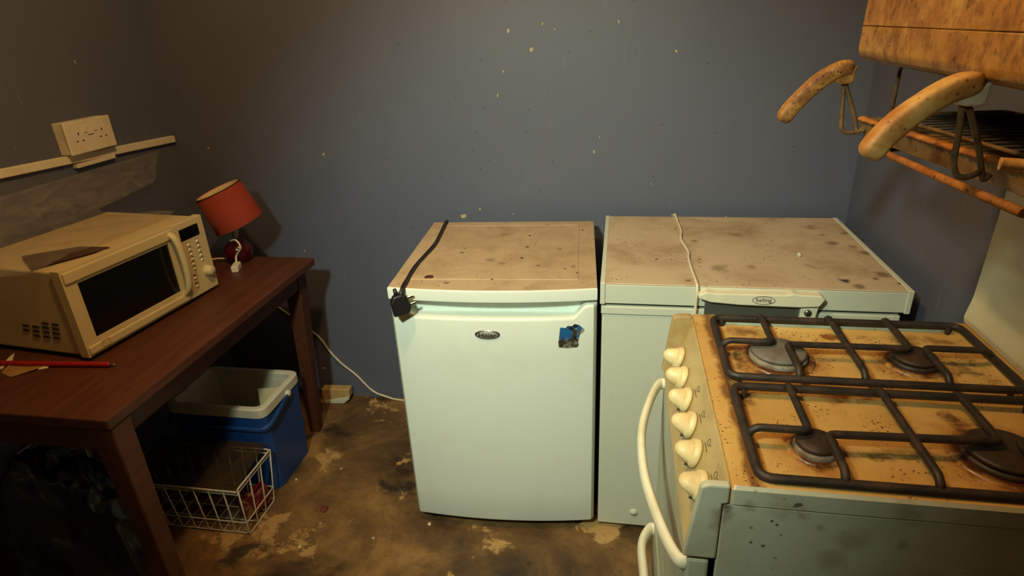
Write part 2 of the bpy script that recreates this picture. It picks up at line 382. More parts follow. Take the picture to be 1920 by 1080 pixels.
M['maroon'] = plain('maroon_ceramic', srgb(70, 14, 14), 0.18)
M['flex'] = plain('white_flex', srgb(218, 205, 178), 0.5)
M['blue'] = plain('blue_plastic', srgb(28, 72, 138), 0.45, 0, 0.1)
M['box_white'] = plain('white_box_liner', srgb(206, 204, 186), 0.5, 0, 0.08, 12)
M['wire_white'] = plain('white_coated_wire', srgb(206, 196, 172), 0.45)
M['bag'] = plain('black_bag', srgb(13, 12, 12), 0.36, 0, 0.2, 10, 0.0, 0.5)
M['paper'] = plain('cream_paper', srgb(210, 196, 160), 0.8, 0, 0.1, 40)
M['offcut'] = plain('bare_softwood', srgb(186, 152, 100), 0.8, 0, 0.15, 40)
M['tan'] = plain('tan_paper', srgb(150, 112, 62), 0.6, 0, 0.3, 20)
M['card'] = plain('shadow_and_ring_brown', srgb(74, 50, 30), 0.7, 0, 0.25, 25)
M['knob'] = soiled('yellowed_knob', srgb(218, 196, 144), srgb(180, 142, 82), srgb(90, 58, 26), 0.35, 0.45, 0.75, 0.6, 30, 160, 0.12, (0.55, 0.66), 0.7)
M['packet'] = soiled('printed_packet', srgb(110, 18, 22), srgb(150, 110, 80), srgb(40, 10, 14), 0.4, 0.52, 0.58, 0.9, 30, 60, 0.3, (0.5, 0.6), 0.8)
M['red'] = plain('red_plastic', srgb(150, 20, 18), 0.4)
M['plaster'] = plain('bare_plaster', srgb(184, 168, 118), 0.9, 0, 0.2, 90)
M['copper'] = plain('tarnished_copper', srgb(104, 56, 34), 0.5, 0.4, 0.2, 60)
def sticker_mat():
    t = NT('torn_sticker'); n = t.noise(26, 4, 0.6, t.mapped((1, 1, 1), (.3, 0, .9)), 0.8); n2 = t.noise(60, 4, 0.6)
    c = t.mix(t.ramp(n, 0.50, 0.54), srgb(26, 90, 140), srgb(64, 52, 36))
    c = t.mix(t.ramp(n2, 0.58, 0.62), c, srgb(150, 150, 130))
    c = t.mix(t.ramp(t.noise(40, 3, 0.5, t.mapped((1, 1, 1), (4, 2, 1))), 0.58, 0.62), c, srgb(30, 24, 20))
    sep = t.n('ShaderNodeSeparateXYZ'); t.link(t.tc.outputs['Object'], sep.inputs[0])
    zz = t.math('ADD', sep.outputs[2], t.math('MULTIPLY', t.math('SUBTRACT', n2, 0.5), 0.05))
    c = t.mix(t.ramp(zz, 0.700, 0.692), c, t.mix(t.ramp(n2, 0.45, 0.55), srgb(52, 44, 32), srgb(120, 116, 96)))
    t.col(c).rough(0.5); return t.m
M['sticker'] = sticker_mat()
def clear_mat(name, tint, alpha, rough):
    t = NT(name); tr = t.n('ShaderNodeBsdfTransparent'); tr.inputs[0].default_value = (0.97, 0.97, 0.97, 1)
    t.col(tint).rough(rough)
    n = t.noise(12, 4, 0.6, t.mapped((1, 1, 3)), 0.8)
    mx = t.n('ShaderNodeMixShader'); t.link(t.ramp(n, 0.35, 0.7, alpha*0.5, alpha*1.5), mx.inputs[0]); t.link(tr.outputs[0], mx.inputs[1]); t.link(t.p.outputs[0], mx.inputs[2])
    t.link(mx.outputs[0], t.out.inputs[0]); t.bump(n, 0.6, 0.01); return t.m
M['clear'] = clear_mat('clear_plastic', srgb(196, 186, 168), 0.20, 0.22)
M['smoky'] = clear_mat('smoky_plastic', srgb(70, 56, 40), 0.6, 0.3)

# ---------------------------------------------------------------- setting
LX, RX, FY, HC = -1.69, 0.76, -3.7, 2.5
def struct(name, bm, mat): return tag(obj(name, bm, mat), kind='structure')
b = new(); box(b, LX-0.1, RX+0.1, FY-0.1, 0.1, -0.1, 0); struct('floor', b, M['floor'])
b = new(); box(b, LX-0.1, RX+0.1, FY-0.1, 0.1, HC, HC+0.1); struct('ceiling', b, M['ceiling'])
b = new(); box(b, LX-0.1, RX+0.1, 0, 0.1, 0, HC); wb = struct('wall_back', b, M['wall'])
b = new(); box(b, RX, RX+0.1, FY, 0, 0, HC); wr = struct('wall_right', b, M['wall'])
b = new(); box(b, LX-0.1, RX+0.1, FY-0.1, FY, 0, HC); struct('wall_front', b, M['wall'])
b = new()
wy0, wy1, wz0, wz1 = -3.2, -2.1, 1.0, 2.1                       # window opening, left wall, beside and behind the camera
box(b, LX-0.1, LX, wy1, 0, 0, HC); box(b, LX-0.1, LX, FY, wy0, 0, HC)
box(b, LX-0.1, LX, wy0, wy1, 0, wz0); box(b, LX-0.1, LX, wy0, wy1, wz1, HC)
wl = struct('wall_left', b, M['wall'])
b = new()
for a0, a1, c0, c1 in ((wy0, wy1, wz0, wz0+0.05), (wy0, wy1, wz1-0.05, wz1), (wy0, wy0+0.05, wz0+0.05, wz1-0.05), (wy1-0.05, wy1, wz0+0.05, wz1-0.05)):
    box(b, LX-0.08, LX-0.03, a0, a1, c0, c1, 0.004)
struct('window_1', b, M['ceiling'])

# chips where the paint has come off the walls
def chip(u, v, wpx, hpx, wall, ax, val, nrm, seed, mat='plaster'):
    c = at(u, v, ax, val); rnd = random.Random(seed); b = new(); n = 9
    s = (c - CAM).length / FPX
    pts = []
    for k in range(n):
        a = 2*PI*k/n; r = rnd.uniform(0.35, 0.85)
        du = math.cos(a)*wpx*0.5*s*r; dv = math.sin(a)*hpx*0.5*s*r
        pts.append((du, dv))
    t = 0.0012
    if ax == 1: prism(b, [(c.x+p[0], c.z+p[1]) for p in pts], val-t, val+0.002, 'y')
    else: prism(b, [(c.y+p[0], c.z+p[1]) for p in pts], val-(0.002 if nrm > 0 else t), val+(t if nrm > 0 else 0.002), 'x')
    return obj('paint_chip', b, M[mat], wall)
for i, (u, v, w_, h_) in enumerate(((996, 93, 10, 13), (607, 289, 8, 7), (869, 405, 14, 15), (944, 134, 5, 8), (933, 178, 4, 11), (1268, 96, 6, 6), (1124, 257, 3, 6),
        (1262, 403, 13, 6), (1361, 407, 6, 7), (900, 392, 7, 6), (962, 401, 3, 6), (391, 278, 7, 5), (571, 470, 3, 9), (607, 690, 16, 5), (1221, 345, 4, 4), (1160, 40, 4, 10), (1040, 55, 5, 5), (1017, 45, 4, 8))):
    chip(u, v, w_, h_, wb, 1, 0.0, -1, i)


# ---------------------------------------------------------------- table
TZ = 0.74
tab = thing('table', 'dark-stained wooden table with tapered legs along the side wall', 'table', (-1.38, -0.70, 0))
TX0, TX1, TY0, TY1 = LX+0.012, -1.075, -1.19, -0.212
b = new(); box(b, TX0, TX1, TY0, TY1, TZ-0.028, TZ, 0.004); obj('table_top', b, M['table'], tab)
def leg(x, y, sx, sy, ix, iy):
    """square leg tapered on its two inner faces"""
    b = new(); t, u = 0.058, 0.038
    top = [(x, y), (x+sx*t, y), (x+sx*t, y+sy*t), (x, y+sy*t)]
    bot = [(x+ix, y+iy), (x+ix+sx*u, y+iy), (x+ix+sx*u, y+iy+sy*u), (x+ix, y+iy+sy*u)]
    A = [b.verts.new((p[0], p[1], TZ-0.028)) for p in top]; A2 = [b.verts.new((p[0], p[1], TZ-0.11)) for p in top]; B = [b.verts.new((p[0], p[1], 0)) for p in bot]
    for P, Q in ((A, A2), (A2, B)):
        for k in range(4): b.faces.new([P[k], P[(k+1) % 4], Q[(k+1) % 4], Q[k]])
    b.faces.new(A); b.faces.new(B[::-1]); bmesh.ops.recalc_face_normals(b, faces=b.faces)
    bmesh.ops.bevel(b, geom=b.edges[:], offset=0.003, segments=1, affect='EDGES')
    return obj('leg', b, M['table'], tab)
leg(TX1-0.004, TY0+0.006, -1, 1, 0, 0.012)
leg(TX1-0.035, TY1-0.02, -1, -1, -0.055, 0.0)
leg(TX0+0.01, TY0+0.006, 1, 1, 0, 0.01)
leg(TX0+0.01, TY1-0.02, 1, -1, 0, 0)
for (x0, x1, y0, y1) in ((TX0+0.07, TX1-0.065, TY0+0.012, TY0+0.03), (TX0+0.07, TX1-0.096, TY1-0.045, TY1-0.027), (TX1-0.055, TX1-0.037, TY0+0.066, TY1-0.08), (TX0+0.015, TX0+0.033, TY0+0.066, TY1-0.08)):
    b = new(); box(b, x0, x1, y0, y1, TZ-0.095, TZ-0.028, 0.002); obj('apron', b, M['table'], tab)

# ---------------------------------------------------------------- microwave
MWX = Vector((0.104, 0.9946, 0)); MWA = math.atan2(MWX.y, MWX.x)
mw = thing('microwave', 'ivory microwave oven with black door glass on the dark table', 'microwave', (-1.314, -0.968, TZ), MWA)
W, H0, H1, D = 0.476, 0.012, 0.248, 0.36
Z0 = H0
b = new(); box(b, 0.006, W-0.006, 0.028, D, H0, H1-0.004, 0.005); body = obj('body', b, M['microwave'], mw, True)
for r in range(4):                                           # vent slots, each a thin dark slit on the side
    for cidx in range(4):
        if r == 0 and cidx < 2 or (r == 3 and cidx == 0): continue
        y = 0.072 + (3-cidx)*0.034 + 0.004*r; z = 0.098 - r*0.0135
        b = new(); box(b, 0.0035, 0.008, y, y+0.022, z-0.0022, z+0.0022, 0.0009, 1); obj('vent_slot', b, M['dark'], body, True)
for x in (0.03, W-0.06):
    for y in (0.05, D-0.05):
        b = new(); lathe(b, [(0, 0), (0.014, 0), (0.014, H0), (0, H0)], 14, Matrix.Translation((x+0.012, y, 0))); obj('foot', b, M['dark'], mw, True)
b = new()                                                      # door: frame around the glass
dx0, dx1 = 0.0, 0.352
gx0, gx1, gz0, gz1 = 0.036, 0.33, 0.052, 0.205
for (x0, x1, z0, z1) in ((dx0, dx1, gz1, H1), (dx0, dx1, H0, gz0), (dx0, gx0, gz0, gz1), (gx1, dx1, gz0, gz1)):
    box(b, x0, x1, 0.0, 0.027, z0, z1)
bmesh.ops.remove_doubles(b, verts=b.verts, dist=1e-5)
door = obj('door', b, M['microwave'], mw, True)
b = new(); box(b, gx0-0.004, gx1+0.004, 0.006, 0.024, gz0-0.004, gz1+0.004); obj('door_glass', b, M['glass_black'], door, True)
for (x0, x1, z0, z1) in ((0.004, dx1-0.002, gz1+0.008, H1-0.006), (0.004, dx1-0.002, H0+0.006, gz0-0.012)):
    b = new(); box(b, x0, x1, -0.006, 0.001, z0, z1, 0.003)
    obj('door_ledge', b, M['microwave'], door, True)
b = new(); path = smooth_path([(0.338, 0.002, 0.232), (0.340, -0.018, 0.215), (0.342, -0.026, 0.165), (0.342, -0.026, 0.105), (0.341, -0.018, 0.06), (0.339, 0.002, 0.036)], 5)
tube(b, path, 0.011, 12, rz=0.008, sq=0.8); obj('door_handle', b, M['microwave'], door, True)
b = new(); box(b, dx1+0.001, W, 0.0, 0.027, H0, H1, 0.003); cp = obj('control_panel', b, M['microwave'], mw, True)
b = new(); box(b, 0.376, 0.452, -0.0015, 0.002, 0.192, 0.228, 0.001, 1); obj('display', b, M['glass_black'], cp, True)
rb = random.Random(3)
for r in range(6):
    for k in range(2):
        b = new(); x = 0.398 + k*0.036; z = 0.176 - r*0.0155
        if r == 5 and k == 1: continue
        lathe(b, [(0, 0.003), (0.0042, 0.0025), (0.005, 0)], 10, frame_to((x, 0, z), (0, -1, 0))); obj('button', b, M['cream'], cp, True)
        b = new(); box(b, x-0.009, x+0.009, -0.0006, 0.0004, z+0.0060, z+0.0074); obj('button_print', b, M['print'], cp, True)
for k in range(2):
    b = new(); lathe(b, [(0, 0.003), (0.0045, 0.0025), (0.005, 0)], 10, frame_to((0.39, 0, 0.07-0.026*k), (0, -1, 0))); obj('button', b, M['cream'], cp, True)
    b = new(); box(b, 0.384, 0.396, -0.0006, 0.0004, 0.077-0.026*k, 0.081-0.026*k); obj('button_print', b, M['print'], cp, True)
b = new(); lathe(b, [(0, 0.022), (0.013, 0.021), (0.0155, 0.017), (0.017, 0)], 24, frame_to((0.444, 0, 0.075), (0, -1, 0))); obj('dial', b, M['microwave'], cp, True)
b = new(); 
for (x0, x1, z0, z1) in ((0.04, 0.062, 0.022, 0.0228), (0.04, 0.062, 0.0392, 0.04), (0.04, 0.0408, 0.022, 0.04), (0.0612, 0.062, 0.022, 0.04)): box(b, x0, x1, -0.0066, -0.0055, z0, z1)
obj('maker_mark', b, M['tan'], door, True)

# clear plastic sheet leaning up the wall and lying over the microwave
b = new(); ny, ns = 26, 24; rows = []
for i in range(ny+1):
    row = []
    for j in range(ns+1):
        s = j/ns*0.54
        ye = -0.09 - 0.11*min(1, s/0.22) - 0.30*max(0, min(1, (s-0.20)/0.05))
        y = -1.02 + i/ny*(ye+1.02)
        w_ = 0.004*math.sin(y*37+s*9) + 0.003*math.sin(y*83-s*21)
        if s < 0.24:   x, z = -1.683+0.045*(s/0.24)**2 + abs(w_)*0.5, 1.108 - s*0.46
        else:          x, z = -1.638 + (s-0.24), TZ + H1 + 0.004 + abs(w_)*1.2 + 0.006*max(0, 1-(s-0.24)/0.04)
        row.append(b.verts.new((min(x, -1.36+0.01*math.sin(y*9)), y, max(z, TZ+H1+0.003))))
    rows.append(row)
for i in range(ny):
    for j in range(ns):
        f = b.faces.new([rows[i][j], rows[i+1][j], rows[i+1][j+1], rows[i][j+1]]); f.smooth = True
sh = single('plastic_sheet', b, M['clear'], 'clear crinkled plastic sheet leaning on the wall and over the microwave', 'plastic sheet', (-1.6, -0.57, TZ+H1+0.003))
b = new(); p = [at(u, v, 2, TZ+H1+0.004) for u, v in ((58, 503), (205, 463), (150, 462), (40, 480))]
prism(b, [(q.x, q.y) for q in p], TZ+H1+0.0, TZ+H1+0.004, 'z'); single('card', b, M['card'], 'flat dark brown strip drawn as shade on top of the microwave', 'card', (p[0].x, p[0].y, TZ+H1))  # dark strip added to paint the shaded front edge of the microwave top

# ---------------------------------------------------------------- socket and trunking on the side wall
tr = new(); a = at(0, 325, 0, LX); c = at(330, 258, 0, LX); c.y = min(c.y, -0.005)
dz = (c.z-a.z)/(c.y-a.y); y0 = -1.25
def tz(y): return c.z + dz*(y-c.y)
for lo, hi, th in ((-0.0125, 0.0125, 0.016),):
    v0 = [(LX, y0, tz(y0)+lo), (LX+th, y0, tz(y0)+lo), (LX+th, y0, tz(y0)+hi), (LX, y0, tz(y0)+hi)]
    v1 = [(LX, -0.006, tz(0)+lo), (LX+th, -0.006, tz(0)+lo), (LX+th, -0.006, tz(0)+hi), (LX, -0.006, tz(0)+hi)]
    A = [tr.verts.new(p) for p in v0]; B = [tr.verts.new(p) for p in v1]
    tr.faces.new(A); tr.faces.new(B[::-1])
    for k in range(4): tr.faces.new([A[k], B[k], B[(k+1) % 4], A[(k+1) % 4]])
    bmesh.ops.recalc_face_normals(tr, faces=tr.faces); bmesh.ops.bevel(tr, geom=tr.edges[:], offset=0.002, segments=1, affect='EDGES')
trunk = single('cable_trunking', tr, M['cream'], 'cream plastic cable trunking strip fixed along the wall above the microwave', 'trunking', (LX, -0.6, tz(-0.6)-0.0125))
so = thing('double_socket', 'cream double plug socket box above the cable trunking', 'socket', (LX, -0.405, tz(-0.405)+0.013))
sx = LX+0.045; sy0, sy1 = -0.50, -0.318; sz0 = tz(-0.50)+0.0135; sz1 = sz0+0.098
b = new(); box(b, LX, sx-0.008, sy0+0.004, sy1-0.004, sz0+0.001, sz1-0.001, 0.003); obj('back_box', b, M['cream'], so)
b = new(); box(b, sx-0.008, sx, sy0, sy1, sz0, sz1, 0.003); fp = obj('face_plate', b, M['cream'], so)
sz = sz0+0.042
for cy in (-0.455, -0.363):
    for dy, dzz, w_, h_ in ((0, 0.018, 0.004, 0.008), (-0.011, -0.004, 0.007, 0.004), (0.011, -0.004, 0.007, 0.004)):
        b = new(); box(b, sx-0.002, sx+0.0004, cy+dy-w_/2, cy+dy+w_/2, sz+dzz-h_/2, sz+dzz+h_/2); obj('pin_hole', b, M['dark'], fp)
for cy in (-0.428, -0.390):
    b = new(); box(b, sx-0.001, sx+0.004, cy-0.006, cy+0.006, sz+0.018, sz+0.038, 0.0015); obj('rocker_switch', b, M['cream'], fp)
b = new(); box(b, sx-0.001, sx+0.0004, -0.42, -0.398, sz+0.008, sz+0.0105); obj('printed_mark', b, M['print'], fp)
b = new(); box(b, LX, LX+0.02, sy0+0.03, sy1+0.005, tz(-0.4)-0.026, tz(-0.4)-0.0135, 0.002)
single('trunking_lid', b, M['cream'], 'loose cream strip of trunking lid under the double socket', 'trunking', (LX, -0.4, tz(-0.4)-0.026))

# ---------------------------------------------------------------- small things on the table
def rod(name, p0, p1, r, mat, label, cat, tip=None):
    t = thing(name, label, cat, (p0[0], p0[1], p0[2]-r)); p0 = Vector(p0); p1 = Vector(p1)
    b = new(); d = (p1-p0).normalized()
    tube(b, [p0, p0+d*0.004, p1-d*0.004, p1], r, 12, radii=[0.8, 1, 1, 0.8]); obj('barrel', b, mat, t)
    b = new(); tube(b, [p0-d*0.014, p0], r*0.55, 10, radii=[0.4, 1]); obj('tip', b, M['badge'], t)
    return t
rod('marker_pen', (-1.242, -0.984, TZ+0.0072), (-1.60, -1.012, TZ+0.0072), 0.007, M['red'], 'thin red stick lying on the table by the microwave', 'stick')
def scrap(pts, mat, label, k, name='paper_scrap', z=TZ):
    b = new(); n = len(pts); P = [at(u, v, 2, z) for u, v in pts]
    cx = sum((p.x for p in P))/n; cy = sum((p.y for p in P))/n
    A = [b.verts.new((p.x, p.y, z+0.0008+0.004*((i*k) % 3 == 1))) for i, p in enumerate(P)]
    B = [b.verts.new((v.co.x, v.co.y, v.co.z+0.0012)) for v in A]
    b.faces.new(A); b.faces.new(B[::-1])
    for i in range(n): b.faces.new([A[i], A[(i+1) % n], B[(i+1) % n], B[i]])
    bmesh.ops.recalc_face_normals(b, faces=b.faces)
    return single(name, b, mat, label, 'paper', (cx, cy, z))
scrap([(2, 700), (22, 684), (78, 678), (93, 684), (64, 697), (20, 708)], M['tan'], 'crumpled tan paper scrap on the table beside the red stick', 1)
scrap([(0, 690), (18, 670), (29, 665), (24, 676), (2, 694)], M['paper'], 'narrow folded cream paper strip on the table beside the microwave', 2)
scrap([(72, 694), (82, 683), (96, 682), (90, 691)], M['paper'], 'tiny cream paper scrap on the table beside the tan scrap', 1)

# ---------------------------------------------------------------- table lamp with its shade askew
lx, ly = -1.334, -0.262
lm = thing('table_lamp', 'small table lamp with tilted orange drum shade and maroon base', 'lamp', (lx, ly, TZ))
b = new(); lathe(b, [(0, 0), (0.03, 0), (0.034, 0.004), (0.045, 0.022), (0.05, 0.042), (0.045, 0.062), (0.03, 0.078), (0.014, 0.086), (0, 0.086)], 28, Matrix.Translation((lx, ly, TZ))); obj('base', b, M['maroon'], lm)
b = new(); tube(b, [(lx, ly, TZ+0.084), (lx+0.012, ly, TZ+0.125), (lx+0.024, ly, TZ+0.17)], 0.007, 10); obj('stem', b, M['flex'], lm)
ax = Vector((-0.32, -0.13, 0.95)).normalized(); sc = Vector((-1.304, ly, 0.884))
SM = frame_to(sc, ax)
b = new(); lathe(b, [(0.086, 0), (0.080, 0.132), (0.0785, 0.132), (0.0845, 0)], 40, SM); sh = obj('shade', b, M['orange'], lm)
b = new(); lathe(b, [(0.0835, 0.003), (0.0775, 0.131)], 40, SM); obj('shade_liner', b, M['liner'], sh)
for r, z in ((0.0805, 0.132), (0.0863, 0.0)):
    b = new(); tube(b, [SM @ Vector((r*math.cos(2*PI*k/40), r*math.sin(2*PI*k/40), z)) for k in range(40)], 0.0018, 6, True); obj('shade_ring', b, M['card'], sh)
b = new()
for k in range(3):
    a_ = 2*PI*k/3+0.4; tube(b, [SM @ Vector((0.012*math.cos(a_), 0.012*math.sin(a_), 0.05)), SM @ Vector((0.078*math.cos(a_), 0.078*math.sin(a_), 0.122))], 0.0015, 6)
obj('shade_carrier', b, M['wire_white'], sh)
b = new(); lathe(b, [(0, 0.0), (0.013, 0.0), (0.013, 0.03), (0.02, 0.05), (0.022, 0.07), (0.012, 0.09), (0, 0.094)], 20, frame_to(sc+Vector((-0.004, 0, 0.02)), ax)); obj('bulb', b, M['liner'], lm)
pp = Vector((-1.298, -0.345, TZ))
b = new(); tube(b, smooth_path([(lx+0.012, ly-0.05, TZ+0.095), (lx+0.038, ly-0.055, TZ+0.10), (lx+0.052, ly-0.058, TZ+0.075), (pp.x-0.012, pp.y+0.03, TZ+0.04), (pp.x-0.004, pp.y+0.012, TZ+0.022)], 6), 0.0032, 8); obj('cord', b, M['flex'], lm)
b = new(); box(b, -0.012, 0.012, -0.027, 0.027, 0, 0.022, 0.004); b.transform(Matrix.Translation(pp) @ Matrix.Rotation(0.35, 4, 'Z')); obj('plug', b, M['flex'], lm)
b = new(); tube(b, smooth_path([(lx-0.045, ly-0.01, TZ+0.012), (lx-0.08, ly-0.03, TZ+0.018), (lx-0.13, ly-0.06, TZ+0.012), (lx-0.16, ly-0.1, TZ+0.006)], 6), 0.0032, 8); obj('cord', b, M['flex'], lm)

# cable running down the back wall
wc = [at(u, v, 1, -0.006) for u, v in ((480, 560), (515, 572), (545, 592), (575, 613), (600, 634), (618, 658), (640, 681), (668, 703), (698, 732))]
P = list(wc); P[-1].z = max(P[-1].z, 0.03); P += [Vector((-0.97, -0.012, 0.012)), Vector((-0.90, -0.02, 0.0045)), Vector((-0.70, -0.03, 0.0045))]
b = new(); tube(b, smooth_path(P, 6), 0.0042, 8); single('wall_cable', b, M['flex'], 'cream cable sagging along the blue wall from the table to the fridge', 'cable', (-0.9, -0.02, 0))

# small block on the floor against the wall
tb = thing('wood_offcut', 'small cream offcut of skirting on the floor by the blue wall', 'offcut', (-1.18, -0.07, 0), 0.06)
b = new(); prism(b, [(-0.062, 0.0), (0.03, 0.0), (0.06, 0.024), (0.062, 0.065), (-0.064, 0.065), (-0.064, 0.02)], 0.012, 0.05, 'y', 0.003, 1); obj('block', b, M['offcut'], tb, True)
b = new(); prism(b, [(-0.05, 0.0), (0.032, 0.0), (0.06, 0.022), (0.06, 0.032), (-0.052, 0.01)], 0.002, 0.011, 'y', 0.001, 1); obj('moulding', b, M['box_white'], tb, True)

# ---------------------------------------------------------------- cool box under the table
cb = thing('cool_box', 'blue open cool box with white rim under the table', 'cool box', (-1.32, -0.485, 0))
bx0, bx1, by0, by1, bz = -1.505, -1.135, -0.612, -0.358, 0.35
def shell(b, lo, hi, z0, z1, t, bottom):
    """open box: lo/hi are (x0,x1,y0,y1) at z0/z1, wall thickness t, inner floor at bottom"""
    def ring(r, z, off):
        x0, x1, y0, y1 = r; x0 += off; x1 -= off; y0 += off; y1 -= off; k = 0.02
        return [b.verts.new(p) for p in ((x0+k, y0, z), (x1-k, y0, z), (x1, y0+k, z), (x1, y1-k, z), (x1-k, y1, z), (x0+k, y1, z), (x0, y1-k, z), (x0, y0+k, z))]
    R_ = [ring(lo, z0, 0), ring(hi, z1, 0), ring(hi, z1, t), ring(lo, bottom, t)]
    for A, B in zip(R_, R_[1:]):
        for k in range(8): b.faces.new([A[k], A[(k+1) % 8], B[(k+1) % 8], B[k]])
    b.faces.new(R_[0][::-1]); b.faces.new(R_[3]); bmesh.ops.recalc_face_normals(b, faces=b.faces)
b = new(); shell(b, (bx0+0.02, bx1-0.015, by0+0.015, by1-0.012), (bx0+0.004, bx1-0.004, by0+0.004, by1-0.004), 0.0, bz-0.035, 0.012, 0.04); obj('shell', b, M['blue'], cb)
b = new(); shell(b, (bx0+0.018, bx1-0.018, by0+0.018, by1-0.018), (bx0+0.018, bx1-0.018, by0+0.018, by1-0.018), 0.05, bz-0.03, 0.005, 0.06); obj('liner', b, M['box_white'], cb)
b = new()
r0 = [(bx0, by0), (bx1, by0), (bx1, by1), (bx0, by1)]
outer = round_path([(p[0], p[1], 0) for p in r0], 0.035, 4, True); inner = round_path([(bx0+0.022, by0+0.022, 0), (bx1-0.022, by0+0.022, 0), (bx1-0.022, by1-0.022, 0), (bx0+0.022, by1-0.022, 0)], 0.03, 4, True)
n = len(outer); rings = [[b.verts.new((p.x, p.y, z)) for p in loop] for loop, z in ((outer, bz-0.034), (outer, bz-0.004), ([o_.lerp(i_, 0.2) for o_, i_ in zip(outer, inner)], bz), ([o_.lerp(i_, 0.85) for o_, i_ in zip(outer, inner)], bz), (inner, bz-0.006), (inner, bz-0.034))]
for A, B in zip(rings, rings[1:]+rings[:1]):
    for k in range(n): b.faces.new([A[k], A[(k+1) % n], B[(k+1) % n], B[k]])
bmesh.ops.recalc_face_normals(b, faces=b.faces); obj('rim', b, M['box_white'], cb)
b = new(); hp = round_path([(bx1+0.006, -0.46, bz-0.035), (bx1+0.007, by0-0.008, bz-0.075), (bx0-0.007, by0-0.008, bz-0.075), (bx0-0.006, -0.46, bz-0.035)], 0.04, 6)
tube(b, hp, 0.005, 8, rz=0.011); hd = obj('carry_handle', b, M['blue'], cb)
b = new(); lathe(b, [(0, 0.012), (0.012, 0.010), (0.014, 0)], 16, frame_to((bx1, -0.46, bz-0.033), (1, 0, 0))); obj('pivot', b, M['box_white'], hd)
b = new(); box(b, -0.045, 0.045, -0.001, 0.001, 0, 0.255); b.transform(Matrix.Translation((-1.205, -0.475, 0.0655)) @ Matrix.Rotation(0.25, 4, 'Z') @ Matrix.Rotation(-0.18, 4, 'X'))
single('card_sheet', b, M['paper'], 'cream card standing inside the blue cool box', 'card', (-1.205, -0.475, 0.0655))
b = new(); bmesh.ops.create_icosphere(b, subdivisions=3, radius=0.065)
for v in b.verts: v.co *= 1+0.25*mnoise.noise(v.co*18); v.co.z *= 0.55
b.transform(Matrix.Translation((-1.33, -0.50, 0.098))); single('paper_bag', b, M['tan'], 'crumpled tan wrapper inside the blue cool box', 'wrapper', (-1.33, -0.50, 0.065), smooth=True)

# ---------------------------------------------------------------- wire baskets
def basket(name, label, x0, x1, y0, y1, h, loc, nx, ny, low=0.0, group=None):
    t = thing(name, label, 'basket', loc, 0, group)
    k = 0.018; r = 0.0022
    bx = (x0+k, x1-k, y0+k, y1-k)
    z0 = loc[2]+r+0.001; z1 = loc[2]+h
    b = new(); tube(b, round_path([(x0, y0, z1-low), (x1-0.004, y0, z1-low), (x1, y0, z1), (x1, y1, z1), (x0, y1, z1), (x0, y0, z1)], 0.012, 3, True), 0.0033, 8, True); obj('rim_wire', b, M['wire_white'], t)
    b = new(); tube(b, round_path([(x0+0.002, y0+0.003, z1-low-0.014), (x1-0.004, y0+0.003, z1-low-0.014), (x1-0.002, y0+0.004, z1-0.014), (x1-0.002, y1-0.002, z1-0.014), (x0+0.002, y1-0.002, z1-0.014), (x0+0.002, y0+0.003, z1-0.014)], 0.012, 3, True), 0.0025, 8, True); obj('rim_wire', b, M['wire_white'], t)
    for i in range(nx):
        x = bx[0] + (bx[1]-bx[0])*i/(nx-1); xt = x0 + (x1-x0)*(i+0.02)/(nx-0.96)
        b = new(); tube(b, round_path([(xt, y0, z1-low), (x, bx[2], z0), (x, bx[3], z0), (xt, y1, z1)], 0.01, 2), r, 6); obj('wire', b, M['wire_white'], t)
    for i in range(ny):
        y = bx[2] + (bx[3]-bx[2])*i/(ny-1); yt = y0 + (y1-y0)*i/(ny-1)
        b = new(); tube(b, round_path([(x0, yt, z1-low if i == 0 else z1), (bx[0], y, z0+2*r), (bx[1], y, z0+2*r), (x1, yt, z1)], 0.01, 2), r, 6); obj('wire', b, M['wire_white'], t)
    b = new(); tube(b, round_path([(bx[0]-0.006, bx[2]-0.006, z0+0.055), (bx[1]+0.006, bx[2]-0.006, z0+0.055), (bx[1]+0.006, bx[3]+0.006, z0+0.055), (bx[0]-0.006, bx[3]+0.006, z0+0.055)], 0.012, 3, True), r, 6, True); obj('wire', b, M['wire_white'], t)
    return t
basket('wire_basket', 'white wire freezer basket on the floor beside the cool box', -1.55, -1.128, -0.822, -0.632, 0.208, (-1.34, -0.72, 0), 9, 4, 0.012)
basket('wire_basket', 'white wire basket on the floor between the black bags and wall', -1.672, -1.575, -0.98, -0.70, 0.42, (-1.62, -0.84, 0), 4, 8)
b = new(); prism(b, [(-0.812, 0.190), (-0.622, 0.222), (-0.622, 0.225), (-0.812, 0.193)], -1.545, -1.145, 'x'); single('smoky_tray', b, M['smoky'], 'smoky clear plastic sheet lying over the wire basket', 'plastic sheet', (-1.34, -0.72, 0.181))
b = new(); box(b, -0.05, 0.05, -0.02, 0.02, 0, 0.075, 0.008); 
for v in b.verts: v.co += Vector((1, 1, 0))*0.006*mnoise.noise(v.co*40)
b.transform(Matrix.Translation((-1.178, -0.705, 0.011)) @ Matrix.Rotation(1.3, 4, 'Z')); single('red_packet', b, M['packet'], 'small red packet inside the wire basket', 'packet', (-1.178, -0.705, 0.011))

